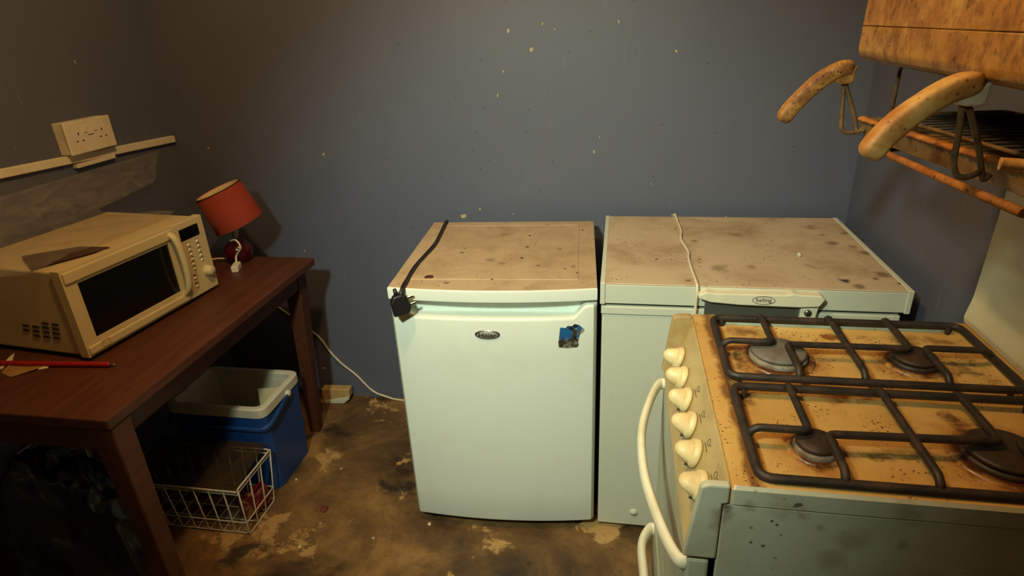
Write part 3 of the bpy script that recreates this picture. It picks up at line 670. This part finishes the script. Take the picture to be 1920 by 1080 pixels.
# ---------------------------------------------------------------- black bags by the table
def bag(name, label, c, s, mat, seed, rough=1.0, cat='bag'):
    b = new(); bmesh.ops.create_icosphere(b, subdivisions=5, radius=1.0); off = Vector((seed*3.1, seed*1.7, seed*5.3))
    for v in b.verts:
        n = v.co.normalized(); p = n*1.6 + off
        d = 0.22*mnoise.noise(p*0.9) + 0.10*rough*(1-abs(mnoise.noise(p*2.2))*2) + 0.05*rough*(1-abs(mnoise.noise(p*5.0))*2) + 0.02*rough*mnoise.noise(p*11)
        v.co = n*(1+d)
        v.co = Vector((v.co.x*s[0], v.co.y*s[1], v.co.z*s[2]))
        if v.co.z < -s[2]*0.72: v.co.z = -s[2]*0.72 + 0.002*mnoise.noise(p*9)
    zmin = min(v.co.z for v in b.verts)
    b.transform(Matrix.Translation((c[0], c[1], c[2]-zmin)))
    return single(name, b, mat, label, cat, (c[0], c[1], c[2]), smooth=True)
bag('bin_bag', 'large glossy black bin bag slumped under the table end', (-1.405, -1.095, 0.0), (0.15, 0.115, 0.30), M['bag'], 1)
bag('bin_bag', 'low crumpled black bag in front of the large bin bag', (-1.47, -1.41, 0.0), (0.15, 0.10, 0.105), M['bag'], 4)
bag('paper_bag', 'crumpled tan paper bag on the floor by the black bags', (-1.27, -1.29, 0.0), (0.05, 0.07, 0.07), M['tan'], 9, 1.2)

# ---------------------------------------------------------------- fridge
FYAW = 0.0594
fr = thing('fridge', 'white undercounter fridge with dusty top and torn blue sticker', 'fridge', (-0.611, -0.679, 0), FYAW)
FW_, FD, FH = 0.568, 0.572, 0.845
def bul(u, k=0.02): return -k*(1-(2*u-1)**2)
b = new(); box(b, 0.004, FW_-0.004, 0.062, FD, 0.03, 0.808, 0.004); obj('cabinet', b, M['white'], fr, True)
b = new(); box(b, 0.012, FW_-0.012, 0.052, 0.062, 0.05, 0.80); obj('door_seal', b, M['badge'], fr, True)
b = new(); box(b, 0.02, FW_-0.02, 0.05, 0.45, 0.004, 0.03); obj('plinth', b, M['dark'], fr, True)
for x in (0.05, FW_-0.05):
    b = new(); lathe(b, [(0, 0), (0.016, 0), (0.016, 0.006), (0.008, 0.008), (0.008, 0.034), (0, 0.034)], 16, Matrix.Translation((x, 0.04, 0))); obj('foot', b, M['dark'], fr, True)
def sstep(x, a, c): t = max(0, min(1, (x-a)/(c-a))); return t*t*(3-2*t)
b = new(); N = 64; cols = []
for i in range(N+1):
    u = i/N; x = u*FW_
    e = min(u, 1-u)*FW_; edge = 0.012*(1-math.sqrt(max(0, 1-(1-min(e, 0.012)/0.012)**2)))
    yb = bul(u) + edge
    zt = 0.797 - 0.036*(sstep(u, 0.045, 0.125) * (1-sstep(u, 0.885, 0.955)))
    sec = [(0.05, 0.042), (yb+0.006, 0.042), (yb+0.0015, 0.044), (yb, 0.049)] + [(yb, 0.049+(zt-0.01-0.049)*k/6) for k in range(1, 7)] + [(yb+0.001, zt-0.005), (yb+0.004, zt-0.001), (yb+0.009, zt), (0.05, zt)]
    cols.append([b.verts.new((x, p[0], p[1])) for p in sec])
K = len(cols[0])
for i in range(N):
    for k in range(K):
        f = b.faces.new([cols[i][k], cols[i+1][k], cols[i+1][(k+1) % K], cols[i][(k+1) % K]])
b.faces.new(cols[0][::-1]); b.faces.new(cols[-1]); bmesh.ops.recalc_face_normals(b, faces=b.faces)
fdoor = obj('door', b, M['white'], fr, True, angle=35)
b = new(); box(b, 0.02, FW_-0.02, 0.03, 0.05, 0.757, 0.808); obj('handle_recess', b, M['white_inner'], fr, True)
b = new()
out = [(0.0, FD)] + [(i/32*FW_, bul(i/32, 0.022) - 0.001) for i in range(33)] + [(FW_, FD)]
A = [b.verts.new((p[0], p[1], FH-0.034)) for p in out]; B = [b.verts.new((p[0], p[1], FH)) for p in out]
n = len(out)
for k in range(n): b.faces.new([A[k], A[(k+1) % n], B[(k+1) % n], B[k]])
b.faces.new(A[::-1]); top = b.faces.new(B); bmesh.ops.recalc_face_normals(b, faces=b.faces)
es = [e for e in top.edges]
bmesh.ops.bevel(b, geom=es, offset=0.004, segments=3, affect='EDGES', profile=0.5)
top = max((f for f in b.faces if f.normal.z > 0.9), key=lambda f: f.calc_area())
bmesh.ops.inset_individual(b, faces=[top], thickness=0.004, depth=0)
wt = obj('worktop', b, M['white'], fr, True, angle=30); wt.data.materials.append(M['fridge_top'])
for p in wt.data.polygons:
    if p.normal.z > 0.75: p.material_index = 1
b = new(); 
# pressed panel in the worktop: raised bead frame
for (x0, x1, y0, y1) in ((0.05, FW_-0.05, 0.052, 0.058), (0.05, FW_-0.05, FD-0.048, FD-0.036), (FW_-0.062, FW_-0.05, 0.058, FD-0.048), (0.05, 0.058, 0.058, FD-0.048)):
    box(b, x0, x1, y0, y1, FH-0.001, FH+0.0016, 0.0012, 1)
obj('worktop_bead', b, M['fridge_top'], fr, True)
def on_door(x, z, dz=0.0): return Matrix.Translation((x, bul(x/FW_)-dz, z)) @ Matrix.Rotation(PI/2, 4, 'X')
bxp, bzp = 0.272, 0.713
b = new(); lathe(b, [(0, 0.004), (0.031, 0.0036), (0.034, 0.0025), (0.0355, 0)], 40, on_door(bxp, bzp), 1.0, 0.40); bd = obj('badge', b, M['chrome'], fdoor, True)
b = new(); lathe(b, [(0, 0.0052), (0.028, 0.0046), (0.0305, 0.003)], 40, on_door(bxp, bzp), 1.0, 0.36); obj('badge_face', b, M['badge_face'], fdoor, True)
obj('badge_text', text_bm('Haier', 0.0185, on_door(bxp, bzp, 0.0054), 0.0004, 1.2), M['black'], fdoor, True)
b = new(); rs = random.Random(11)
pts = [(-0.034, -0.033), (-0.01, -0.036), (0.016, -0.034), (0.02, -0.026), (0.016, -0.008), (0.022, 0.004), (0.034, 0.014), (0.035, 0.02), (0.026, 0.022), (0.02, 0.034), (0.008, 0.037), (0.002, 0.031), (-0.01, 0.032), (-0.016, 0.026), (-0.03, 0.028), (-0.024, 0.016), (-0.026, 0.004), (-0.032, -0.008), (-0.036, -0.022)]
stx, stz = 0.500, 0.705
yb = bul(stx/FW_)
A = [b.verts.new((stx+p[0], bul((stx+p[0])/FW_)-0.0008, stz+p[1])) for p in pts]
b.faces.new(A); bmesh.ops.triangulate(b, faces=b.faces[:]); r_ = bmesh.ops.extrude_face_region(b, geom=b.faces[:])
for v in r_['geom']:
    if isinstance(v, bmesh.types.BMVert): v.co.y += 0.0007
bmesh.ops.recalc_face_normals(b, faces=b.faces); tag(obj('sticker', b, M['sticker'], fdoor, True), 'torn blue and brown sticker remnant')
b = new(); box(b, stx-0.026, stx-0.0215, yb-0.0012+0.004, yb+0.0075, stz-0.033, stz-0.012); obj('sticker_edge', b, M['white_inner'], fdoor, True)

FM = Matrix.Translation((-0.611, -0.679, 0)) @ Matrix.Rotation(FYAW, 4, 'Z')
# black power lead over the fridge, plug hanging over the front edge
lead = thing('power_lead', 'black power lead with plug hanging over the fridge front edge', 'power lead', (-0.569, -0.40, FH))
zc = FH+0.0052
P = [(-0.60, -0.085, 0.78), (-0.598, -0.10, 0.835), (-0.594, -0.125, zc+0.003), (-0.580, -0.25, zc+0.002), (-0.570, -0.35, zc+0.002), (-0.572, -0.45, zc+0.002), (-0.574, -0.55, zc+0.002), (-0.567, -0.63, zc+0.002), (-0.562, -0.675, zc+0.004), (-0.561, -0.70, zc-0.001), (-0.562, -0.711, zc-0.014)]
b = new(); tube(b, smooth_path(P, 6), 0.005, 10); obj('cord', b, M['black'], lead)
PM = Matrix.Translation((-0.566, -0.712, 0.812)) @ Matrix.Rotation(-0.18, 4, 'Y') @ Matrix.Rotation(0.5, 4, 'Z')
b = new(); prism(b, [(-0.026, -0.030), (0.018, -0.030), (0.027, -0.014), (0.022, 0.020), (0.008, 0.028), (-0.012, 0.028), (-0.024, 0.012)], -0.014, 0.011, 'y', 0.005, 2); b.transform(PM); pg = obj('plug', b, M['black'], lead)
b = new(); tube(b, [(-0.003, -0.002, 0.045), (-0.003, -0.002, 0.024)], 0.0062, 10, radii=[0.8, 1.1]); b.transform(PM); obj('cord_grip', b, M['black'], pg)
for dx, dz_ in ((0.022, 0.010), (0.022, -0.010)):
    b = new(); box(b, dx, dx+0.018, -0.004, -0.0005, dz_-0.003, dz_+0.003, 0.0006, 1); b.transform(PM); obj('pin', b, M['chrome'], pg)
b = new(); lathe(b, [(0, 0), (0.0127, 0), (0.0127, 0.0016), (0, 0.0016)], 24, Matrix.Translation((-0.514, -0.606, FH+0.0003))); single('coin', b, M['copper'], 'tarnished copper coin on the fridge top near the black lead', 'coin', (-0.514, -0.606, FH+0.0003))

# ---------------------------------------------------------------- chest freezer
ZX, ZY = -0.036, -0.638
fz = thing('chest_freezer', 'white chest freezer with dirty lid and cream handle behind the cooker', 'freezer', (ZX, ZY, 0))
ZW, ZD, ZH = 0.749, 0.588, 0.8555
b = new(); box(b, 0.004, ZW-0.018, 0.008, ZD-0.01, 0.02, 0.764, 0.005); obj('cabinet', b, M['freezer'], fz, True)
b = new(); box(b, 0.002, ZW-0.016, 0.003, ZD-0.008, 0.764, 0.788, 0.003); obj('cabinet_rim', b, M['freezer'], fz, True)
b = new(); box(b, 0.02, ZW-0.03, 0.016, ZD-0.03, 0.788, 0.797); obj('lid_seal', b, M['dark'], fz, True)
b = new(); box(b, 0.03, ZW-0.05, 0.03, ZD-0.05, 0.0, 0.02); obj('plinth', b, M['dark'], fz, True)
b = new(); box(b, 0.002, ZW-0.002, 0.002, ZD, 0.797, ZH-0.004, 0.002); lid = obj('lid', b, M['freezer'], fz, True)
b = new(); box(b, 0.002, ZW-0.002, 0.002, ZD, ZH-0.004, ZH, 0.0015, 1); obj('lid_top', b, M['freezer_top'], lid, True)
for x0, x1 in ((-0.001, 0.012), (ZW-0.012, ZW+0.001)):
    b = new(); box(b, x0, x1, -0.001, ZD+0.001, 0.795, ZH+0.0015, 0.0015, 1); obj('edge_trim', b, M['freezer'], lid, True)
hx0, hx1 = 0.246, 0.545
b = new(); prism(b, [(hx0, 0.832), (hx0+0.03, 0.822), (hx0+0.10, 0.817), (hx1-0.06, 0.815), (hx1-0.012, 0.818), (hx1, 0.838), (hx1-0.010, 0.848), (hx1-0.06, 0.849), (hx1-0.075, 0.852), (hx1-0.09, 0.848), (hx0+0.04, 0.847), (hx0+0.02, 0.850), (hx0, 0.842)], -0.026, 0.004, 'y', 0.003, 2); hdl = obj('handle', b, M['cream'], fz, True)
b = new(); box(b, hx0+0.02, hx1-0.045, -0.006, 0.004, 0.776, 0.816, 0.002); obj('handle_recess', b, M['badge'], hdl, True)
b = new(); prism(b, [(hx1-0.05, 0.772), (hx1-0.014, 0.772), (hx1-0.008, 0.82), (hx1-0.05, 0.82)], -0.016, 0.004, 'y', 0.003, 2); ft = obj('lock_plate', b, M['cream'], hdl, True)
b = new(); lathe(b, [(0, 0.006), (0.007, 0.006), (0.0095, 0.003), (0.0095, 0)], 20, frame_to((hx1-0.033, -0.0155, 0.797), (0, -1, 0))); obj('lock', b, M['chrome'], hdl, True)
b = new(); lathe(b, [(0, 0.0068), (0.004, 0.0066)], 12, frame_to((hx1-0.033, -0.0155, 0.797), (0, -1, 0))); obj('keyhole', b, M['dark'], hdl, True)
bM = Matrix.Translation((0.402, -0.0262, 0.8325)) @ Matrix.Rotation(PI/2, 4, 'X')
b = new(); tube(b, [bM @ Vector((0.0265*math.cos(2*PI*k/40), 0.0105*math.sin(2*PI*k/40), 0.0002)) for k in range(40)], 0.0007, 5, True); obj('badge_ring', b, M['print'], hdl, True)
obj('badge_text', text_bm('belling', 0.0145, bM @ Matrix.Translation((0, 0.0005, 0.0002)), 0.0003, 1.0), M['print'], hdl, True)
b = new(); lathe(b, [(0, 0.006), (0.008, 0.006), (0.009, 0.003), (0.012, 0.003), (0.0135, 0)], 20, frame_to((0.115, 0.008, 0.075), (0, -1, 0))); obj('drain_plug', b, M['freezer'], fz, True)

zc = ZH+0.004
P = [(0.195, -0.028, 0.70), (0.194, -0.034, 0.82), (0.194, -0.055, zc+0.006), (0.200, -0.12, zc+0.001), (0.203, -0.22, zc+0.001), (0.196, -0.30, zc+0.001), (0.207, -0.40, zc+0.001), (0.203, -0.46, zc+0.001), (0.204, -0.55, zc+0.001), (0.206, -0.625, zc+0.002), (0.207, -0.647, zc-0.006), (0.207, -0.6475, 0.81), (0.206, -0.6475, 0.70), (0.203, -0.6475, 0.45), (0.20, -0.650, 0.12), (0.20, -0.675, 0.006), (0.20, -0.74, 0.0045)]
b = new(); tube(b, smooth_path(P, 5), 0.0038, 8); single('power_lead', b, M['flex'], 'cream power cable lying across the chest freezer lid', 'power lead', (0.204, -0.55, 0.0))
b = new(); bmesh.ops.create_icosphere(b, subdivisions=2, radius=0.006)
for v in b.verts: v.co *= 1+0.5*mnoise.noise(v.co*160)
q = at(1498, 481, 2, ZH); zm = min(v.co.z for v in b.verts); b.transform(Matrix.Translation((q.x, q.y, ZH+0.0002-zm))); single('plaster_crumb', b, M['box_white'], 'small white plaster crumb on the chest freezer lid', 'crumb', (q.x, q.y, ZH))

# ---------------------------------------------------------------- cooker
ck = thing('gas_cooker', 'cream gas cooker with greasy hob and eye-level grill hood', 'cooker', (0.43, -1.15, 0))
KX0, KX1, KY0, KY1 = 0.19, 0.704, -1.418, -0.886
b = new(); box(b, 0.162, KX1, KY0+0.008, KY1-0.006, 0.03, 0.866); obj('carcass', b, M['dark'], ck)
b = new(); box(b, 0.158, KX1, KY0, KY0+0.008, 0.02, 0.866, 0.003); obj('side_panel', b, M['side'], ck)
b = new(); box(b, 0.158, KX1, KY1-0.006, KY1, 0.02, 0.866, 0.003); obj('side_panel', b, M['side'], ck)
# hob: pressed tray with a raised rim
b = new()
def rr(x0, x1, y0, y1, z, r, n=4): return [b.verts.new((p.x, p.y, z)) for p in round_path([(x0, y0, 0), (x1, y0, 0), (x1, y1, 0), (x0, y1, 0)], r, n, True)]
R_ = [rr(0.166, KX1, KY0-0.002, KY1+0.001, 0.868, 0.006), rr(0.166, KX1, KY0-0.002, KY1+0.001, 0.894, 0.006), rr(0.168, KX1-0.002, KY0+0.002, KY1-0.003, 0.899, 0.008), rr(0.176, KX1-0.008, KY0+0.010, KY1-0.011, 0.900, 0.012),
      rr(0.198, KX1-0.022, KY0+0.022, KY1-0.022, 0.899, 0.03), rr(0.206, KX1-0.030, KY0+0.030, KY1-0.030, 0.890, 0.03), rr(0.22, KX1-0.05, KY0+0.05, KY1-0.05, 0.886, 0.03)]
for A, B in zip(R_, R_[1:]):
    for k in range(len(A)): b.faces.new([A[k], A[(k+1) % len(A)], B[(k+1) % len(A)], B[k]])
b.faces.new(R_[-1]); b.faces.new(R_[0][::-1]); bmesh.ops.recalc_face_normals(b, faces=b.faces)
hob = obj('hob', b, M['hob'], ck, angle=35); hob.data.materials.append(M['side'])
for p in hob.data.polygons:
    if p.normal.y < -0.7 and p.center.z < 0.898: p.material_index = 1
HZ = 0.886
# control panel
TOP, BOT = Vector((0.164, 0, 0.897)), Vector((0.113, 0, 0.762))
b = new(); prism(b, [(TOP.x, TOP.z), (BOT.x, BOT.z), (0.162, 0.760), (0.166, 0.866), (0.166, 0.897)], KY0+0.0115, KY1-0.018, 'y', 0.002, 1); pn = obj('control_panel', b, M['panel'], ck)
for y0, y1 in ((KY0-0.002, KY0+0.011), (KY1-0.0175, KY1+0.001)):
    b = new(); prism(b, [(0.126, 0.894), (0.136, 0.899), (0.165, 0.899), (0.165, 0.868), (0.157, 0.866), (0.157, 0.762), (0.110, 0.762)], y0, y1, 'y', 0.003, 2); obj('panel_end', b, M['side'] if y0 < -1.2 else M['panel'], ck)
sl = (TOP-BOT).normalized(); nv = Vector((-sl.z, 0, sl.x))
for k in range(6):
    y = -0.972 - 0.0757*k; c0 = BOT + sl*0.077; c0 = Vector((c0.x, y, c0.z)) + nv*0.0012
    KM = frame_to(c0, nv, sl)
    b = new(); lathe(b, [(0, 0), (0.0245, 0), (0.025, 0.004), (0.0225, 0.010), (0.0185, 0.012), (0, 0.012)], 32, KM); kb = obj('knob', b, M['knob'], ck)
    b = new(); lathe(b, [(0.0195, 0.012), (0.0185, 0.016), (0.012, 0.031), (0.005, 0.036), (0, 0.0365)], 24, KM @ Matrix.Rotation(0.3+0.15*k, 4, 'Z'), 1.0, 0.74); obj('knob_grip', b, M['knob'], kb)
    if k > 1:
        for j in range(3):
            a_ = 3.6+0.22*j; M2 = KM @ Matrix.Rotation(a_, 4, 'Z')
            b = new(); box(b, 0.0195, 0.0235, -0.0007, 0.0007, 0.0085, 0.0122); b.transform(M2); obj('dial_mark', b, M['print'], kb)
        s0 = c0 + sl*0.040 - nv*0.0012; PMx = frame_to(Vector((s0.x, y-0.016, s0.z)), nv, (0, 1, 0))
        b = new(); tube(b, [PMx @ Vector((0.0055*math.cos(2*PI*t/16), 0.0055*math.sin(2*PI*t/16), 0.0002)) for t in range(16)], 0.0005, 4, True); obj('printed_symbol', b, M['print'], pn)
        b = new(); box(b, -0.012, 0.012, 0.0100, 0.0115, -0.0002, 0.0004); b.transform(PMx); obj('printed_symbol', b, M['print'], pn)
        b = new(); box(b, -0.012, -0.009, -0.003, -0.001, -0.0002, 0.0004); b.transform(PMx); obj('printed_symbol', b, M['print'], pn)
# oven doors with bowed handles
def oven_door(z0, z1, hz, bow, rx, rzz, ya, yb_):
    b = new(); box(b, 0.117, 0.150, KY0+0.004, KY1-0.004, z0, z1, 0.005); d = obj('oven_door', b, M['side'], ck)
    P = [(0.120, ya, hz), (0.104, ya-0.006, hz), (0.085, ya-0.06, hz), (bow, ya-0.16, hz), (bow-0.004, (ya+yb_)/2, hz), (bow+0.002, yb_+0.16, hz), (0.087, yb_+0.06, hz), (0.106, yb_+0.006, hz), (0.120, yb_, hz)]
    b = new(); tube(b, smooth_path(P, 5), rx, 12, rz=rzz); obj('door_handle', b, M['cream'], d)
    return d
oven_door(0.345, 0.752, 0.735, 0.064, 0.0085, 0.014, -0.915, -1.405)
oven_door(0.05, 0.335, 0.29, 0.088, 0.011, 0.02, -0.905, -1.405)
# burners
def burner(u, v, r, cap, low):
    c = at(u, v, 2, HZ+0.012); t = Matrix.Translation((c.x, c.y, HZ))
    b = new(); lathe(b, [(r*1.32, -0.0005), (r*1.30, 0.003), (r*1.12, 0.005), (r*1.02, 0.003), (r*0.9, 0.002)], 40, t); br = obj('burner', b, M['hob'], ck)
    b = new(); lathe(b, [(r*1.02, 0.001), (r*1.04, 0.008), (r*1.0, 0.011), (r*0.9, 0.012), (0, 0.012)], 40, t); obj('burner_ring', b, low, br)
    b = new(); lathe(b, [(r*0.88, 0.0122), (r*0.97, 0.014), (r*0.98, 0.018), (r*0.92, 0.0205), (r*0.4, 0.0215), (0, 0.0215)], 40, t); obj('burner_cap', b, cap, br)
    b = new()
    for k in range(24):
        a_ = 2*PI*k/24; box(b, -0.001, 0.001, -0.0012, 0.0012, 0.0085, 0.0115); vs_ = b.verts[-8:] if False else None
    b.free()
    return c
burner(1459, 662, 0.050, M['cap_grey'], M['alu'])
burner(1714, 672, 0.038, M['cap_dark'], M['cap_dark'])
burner(1530, 833, 0.030, M['cap_dark'], M['alu'])
burner(1884, 850, 0.052, M['cap_dark'], M['cap_dark'])
# pan supports: frame and bent fingers
def pan_support(x0, x1, y0, y1, bl, br_):
    """bl, br_: burner centres (x, y) left and right as seen from the back"""
    zf, zb = 0.905, 0.919; r = 0.0062
    t = None
    b = new(); tube(b, round_path([(x0, y0, zf), (x1, y0, zf), (x1, y1, zf), (x0, y1, zf)], 0.022, 5, True), 0.0072, 8, True); t = obj('pan_support', b, M['iron'], ck)
    def f(pts, rad=0.012):
        b = new(); tube(b, round_path(pts, rad, 4), r, 8); obj('support_finger', b, M['iron'], t)
    g = 0.012; (ax_, ay), (cx_, cy) = bl, br_
    f([(x0, ay+0.004, zf), (x0+0.012, ay+0.004, zb), (ax_-g, ay+0.004, zb), (ax_-g, y1-0.012, zb), (ax_-g, y1, zf)])
    f([(ax_+g, y0, zf), (ax_+g, y0+0.012, zb), (ax_+g, ay-0.002, zb), (cx_-g, cy-0.002, zb), (cx_-g, y1-0.012, zb), (cx_-g, y1, zf)])
    f([(cx_+g, y0, zf), (cx_+g, y0+0.012, zb), (cx_+g, cy+0.002, zb), (x1-0.012, cy+0.002, zb), (x1, cy+0.002, zf)])
    xm = (ax_+cx_)/2
    f([(xm, y0, zf), (xm, y0+0.012, zb+0.001), (xm, y1-0.012, zb+0.001), (xm, y1, zf)])
    for x in (x0+0.02, x1-0.02):
        for y in (y0+0.006, y1-0.006):
            b = new(); lathe(b, [(0.004, -0.0005), (0.005, 0.012), (0.0045, zf-HZ)], 10, Matrix.Translation((x, y, HZ+0.001))); obj('support_foot', b, M['iron'], t)
bc = [at(*q, 2, HZ+0.012) for q in ((1459, 662), (1714, 672), (1530, 833), (1884, 850))]
pan_support(0.204, 0.672, -1.143, -0.914, (bc[0].x, bc[0].y), (bc[1].x, bc[1].y))
pan_support(0.204, 0.672, -1.404, -1.174, (bc[2].x, bc[2].y), (bc[3].x, bc[3].y))
# splashback
b = new(); prism(b, [(0.694, 0.901), (0.690, 0.915), (0.697, 0.96), (0.700, 1.175), (0.722, 1.175), (0.722, 0.60), (0.706, 0.60), (0.706, 0.899)], KY0+0.004, KY1-0.002, 'y', 0.002, 1); obj('splashback', b, M['splash'], ck)
# grill hood
HY0, HY1 = -1.425, -0.912
b = new(); prism(b, [(0.398, 1.4605), (0.398, 1.424), (0.402, 1.413), (0.412, 1.406), (0.44, 1.405), (0.712, 1.405), (0.712, 1.4605)], HY0, HY1, 'y', 0.0012, 1); obj('grill_fascia', b, M['hood'], ck, angle=40)
b = new(); prism(b, [(0.398, 1.4612), (0.402, 1.56), (0.43, 1.62), (0.712, 1.64), (0.712, 1.4612)], HY0, HY1, 'y', 0.0012, 1); obj('grill_hood', b, M['hood'], ck, angle=40)
for y0 in (HY0+0.005, HY1-0.025):
    b = new(); box(b, 0.70, 0.722, y0, y0+0.02, 1.175, 1.405, 0.002, 1); obj('hood_post', b, M['tray'], ck)
# wire cradle that carries the grill pan
b = new(); tube(b, round_path([(0.452, -0.958, 1.275), (0.452, -0.958, 1.400), (0.452, -1.385, 1.400), (0.452, -1.385, 1.275)], 0.012, 4), 0.0032, 8); wf = obj('pan_cradle', b, M['wire_old'], ck)
r0, r1, r2 = at(1650, 283, 0, 0.425), at(1770, 336, 0, 0.425), at(1920, 400, 0, 0.425)
b = new(); tube(b, [r0, r1, r2], 0.0055, 10); obj('cradle_rod', b, M['rust'], wf)
for q, col in ((r0, 'soot'), (r2, 'wire_old')):
    b = new(); tube(b, round_path([(q.x, q.y, q.z), (0.46, q.y, q.z+0.004), (0.702, q.y, q.z+0.004)], 0.01, 3), 0.004, 8); obj('cradle_rod', b, M[col], wf)

# ---------------------------------------------------------------- grill pan with its two grips
gp = thing('grill_pan', 'greasy grill pan with two curved grips under the grill hood', 'grill pan', (0.403, -0.962, 1.286), math.radians(6.5))
gx0, gx1, gy0, gy1, gz0, gz1 = 0.0, 0.24, -0.405, 0.0, 0.0, 0.030
b = new()
def ring(x0, x1, y0, y1, z): return [b.verts.new(p) for p in ((x0, y0, z), (x1, y0, z), (x1, y1, z), (x0, y1, z))]
R_ = [ring(gx0+0.010, gx1-0.01, gy0+0.010, gy1-0.010, gz0), ring(gx0, gx1, gy0, gy1, gz1-0.004), ring(gx0-0.004, gx1+0.004, gy0-0.004, gy1+0.004, gz1), ring(gx0+0.008, gx1-0.008, gy0+0.008, gy1-0.008, gz1), ring(gx0+0.018, gx1-0.018, gy0+0.018, gy1-0.018, gz0+0.003)]
for A, B in zip(R_, R_[1:]):
    for k in range(4): b.faces.new([A[k], A[(k+1) % 4], B[(k+1) % 4], B[k]])
b.faces.new(R_[0][::-1]); b.faces.new(R_[-1]); bmesh.ops.recalc_face_normals(b, faces=b.faces); obj('tray', b, M['tray'], gp, True)
b = new(); n = 90                                                # crusted front lip
pth = [Vector((gx0+0.001+0.0015*mnoise.noise(Vector((k*0.5, 1, 0))), gy1-0.004-(gy1-gy0-0.02)*k/(n-1), gz1+0.001+0.0012*mnoise.noise(Vector((k*0.6, 5, 0))))) for k in range(n)]
tube(b, pth, 0.0075, 8, rz=0.004, radii=[1+0.45*mnoise.noise(Vector((k*0.35, 0, 3)))+0.25*mnoise.noise(Vector((k*1.1, 2, 0))) for k in range(n)]); obj('front_lip', b, M['rust'], gp, True)
b = new(); tube(b, round_path([(gx0+0.03, gy0+0.02, gz1+0.007), (gx1-0.02, gy0+0.02, gz1+0.007), (gx1-0.02, gy1-0.02, gz1+0.007), (gx0+0.03, gy1-0.02, gz1+0.007)], 0.012, 3, True), 0.003, 8, True); rk = obj('rack', b, M['wire_old'], gp, True)
for k in range(15):
    y = gy0+0.045+(gy1-gy0-0.09)*k/14
    b = new(); tube(b, [(gx0+0.03, y, gz1+0.0075), (gx1-0.02, y, gz1+0.0075)], 0.002, 6); obj('rack_wire', b, M['soot'], rk, True)
def handle(Y, wire, grip, brk, mat, r, ya):
    P = [at(u, v, 1, Y) for u, v in wire]
    P = P + [root_matrix(gp) @ Vector((-0.002, ya, 0.016))]
    b = new(); tube(b, round_path(P, 0.01, 4), 0.0038, 8); obj('handle_wire', b, M['wire_old'], gp)
    G = smooth_path([at(u, v, 1, Y) for u, v in grip], 6); n = len(G)
    rad = [min(1.0, 0.55+0.45*math.sqrt(min(1, k/3.0)), 0.7+0.3*math.sqrt(min(1, (n-1-k)/3.0))) for k in range(n)]
    b = new(); tube(b, G, r*0.92, 20, radii=rad, rz=r*0.84, sq=0.5); g = obj('grip', b, mat, gp)
    q = [at(u, v, 1, Y) for u, v in brk]
    b = new(); prism(b, [(p.x, p.z) for p in q], Y-0.011, Y+0.011, 'y', 0.003, 2); obj('grip_bracket', b, M['cream'] if Y < -1.1 else mat, g)
handle(-0.945, ((1606, 247), (1590, 250), (1577, 243), (1579, 205), (1583, 146), (1590, 175), (1604, 225), (1606, 250)), ((1466, 228), (1480, 206), (1505, 180), (1535, 153), (1570, 132), (1599, 124)), ((1552, 148), (1606, 122), (1600, 140), (1596, 156), (1572, 158)), M['grip_brown'], 0.0155, -0.02)
handle(-1.30, ((1838, 322), (1815, 333), (1793, 332), (1787, 305), (1798, 250), (1806, 184), (1814, 188), (1834, 270), (1843, 340)), ((1626, 296), (1645, 268), (1680, 234), (1725, 201), (1780, 169), (1838, 151)), ((1770, 186), (1856, 150), (1844, 186), (1834, 198), (1800, 198)), M['grip_pale'], 0.0165, -0.34)
b = new(); q0 = at(1874, 307, 0, 0.385); tube(b, smooth_path([q0, q0+Vector((0.01, -0.004, 0.0)), q0+Vector((0.06, -0.03, 0.0)), q0+Vector((0.10, -0.05, 0))], 4), 0.0065, 10); tag(obj('end_bar', b, M['grip_pale'], gp), 'short pale bar at the end of the pan')

# ---------------------------------------------------------------- crumbs of rubble on the floor
rf = random.Random(5)
for i, (u, v, s, mk) in enumerate(((608, 957, 0.013, 'brick'), (562, 1027, 0.006, 'paper'), (805, 984, 0.006, 'paper'), (556, 900, 0.005, 'paper'), (640, 880, 0.005, 'plaster'), (700, 1010, 0.005, 'plaster'))):
    q = at(u, v, 2, 0.0); b = new(); bmesh.ops.create_icosphere(b, subdivisions=2, radius=s)
    for w in b.verts: w.co *= 1+0.5*mnoise.noise(w.co*(1.2/s)+Vector((i, 0, 0))); w.co.z *= 0.6
    zm = min(w.co.z for w in b.verts); b.transform(Matrix.Translation((q.x, q.y, -zm)))
    lab = 'small dull red stone on the stained concrete floor' if mk == 'brick' else 'tiny pale crumb of rubble on the stained concrete floor'
    single('rubble', b, M[mk], lab, 'rubble', (q.x, q.y, 0), 'crumbs on the floor' if mk != 'brick' else None)
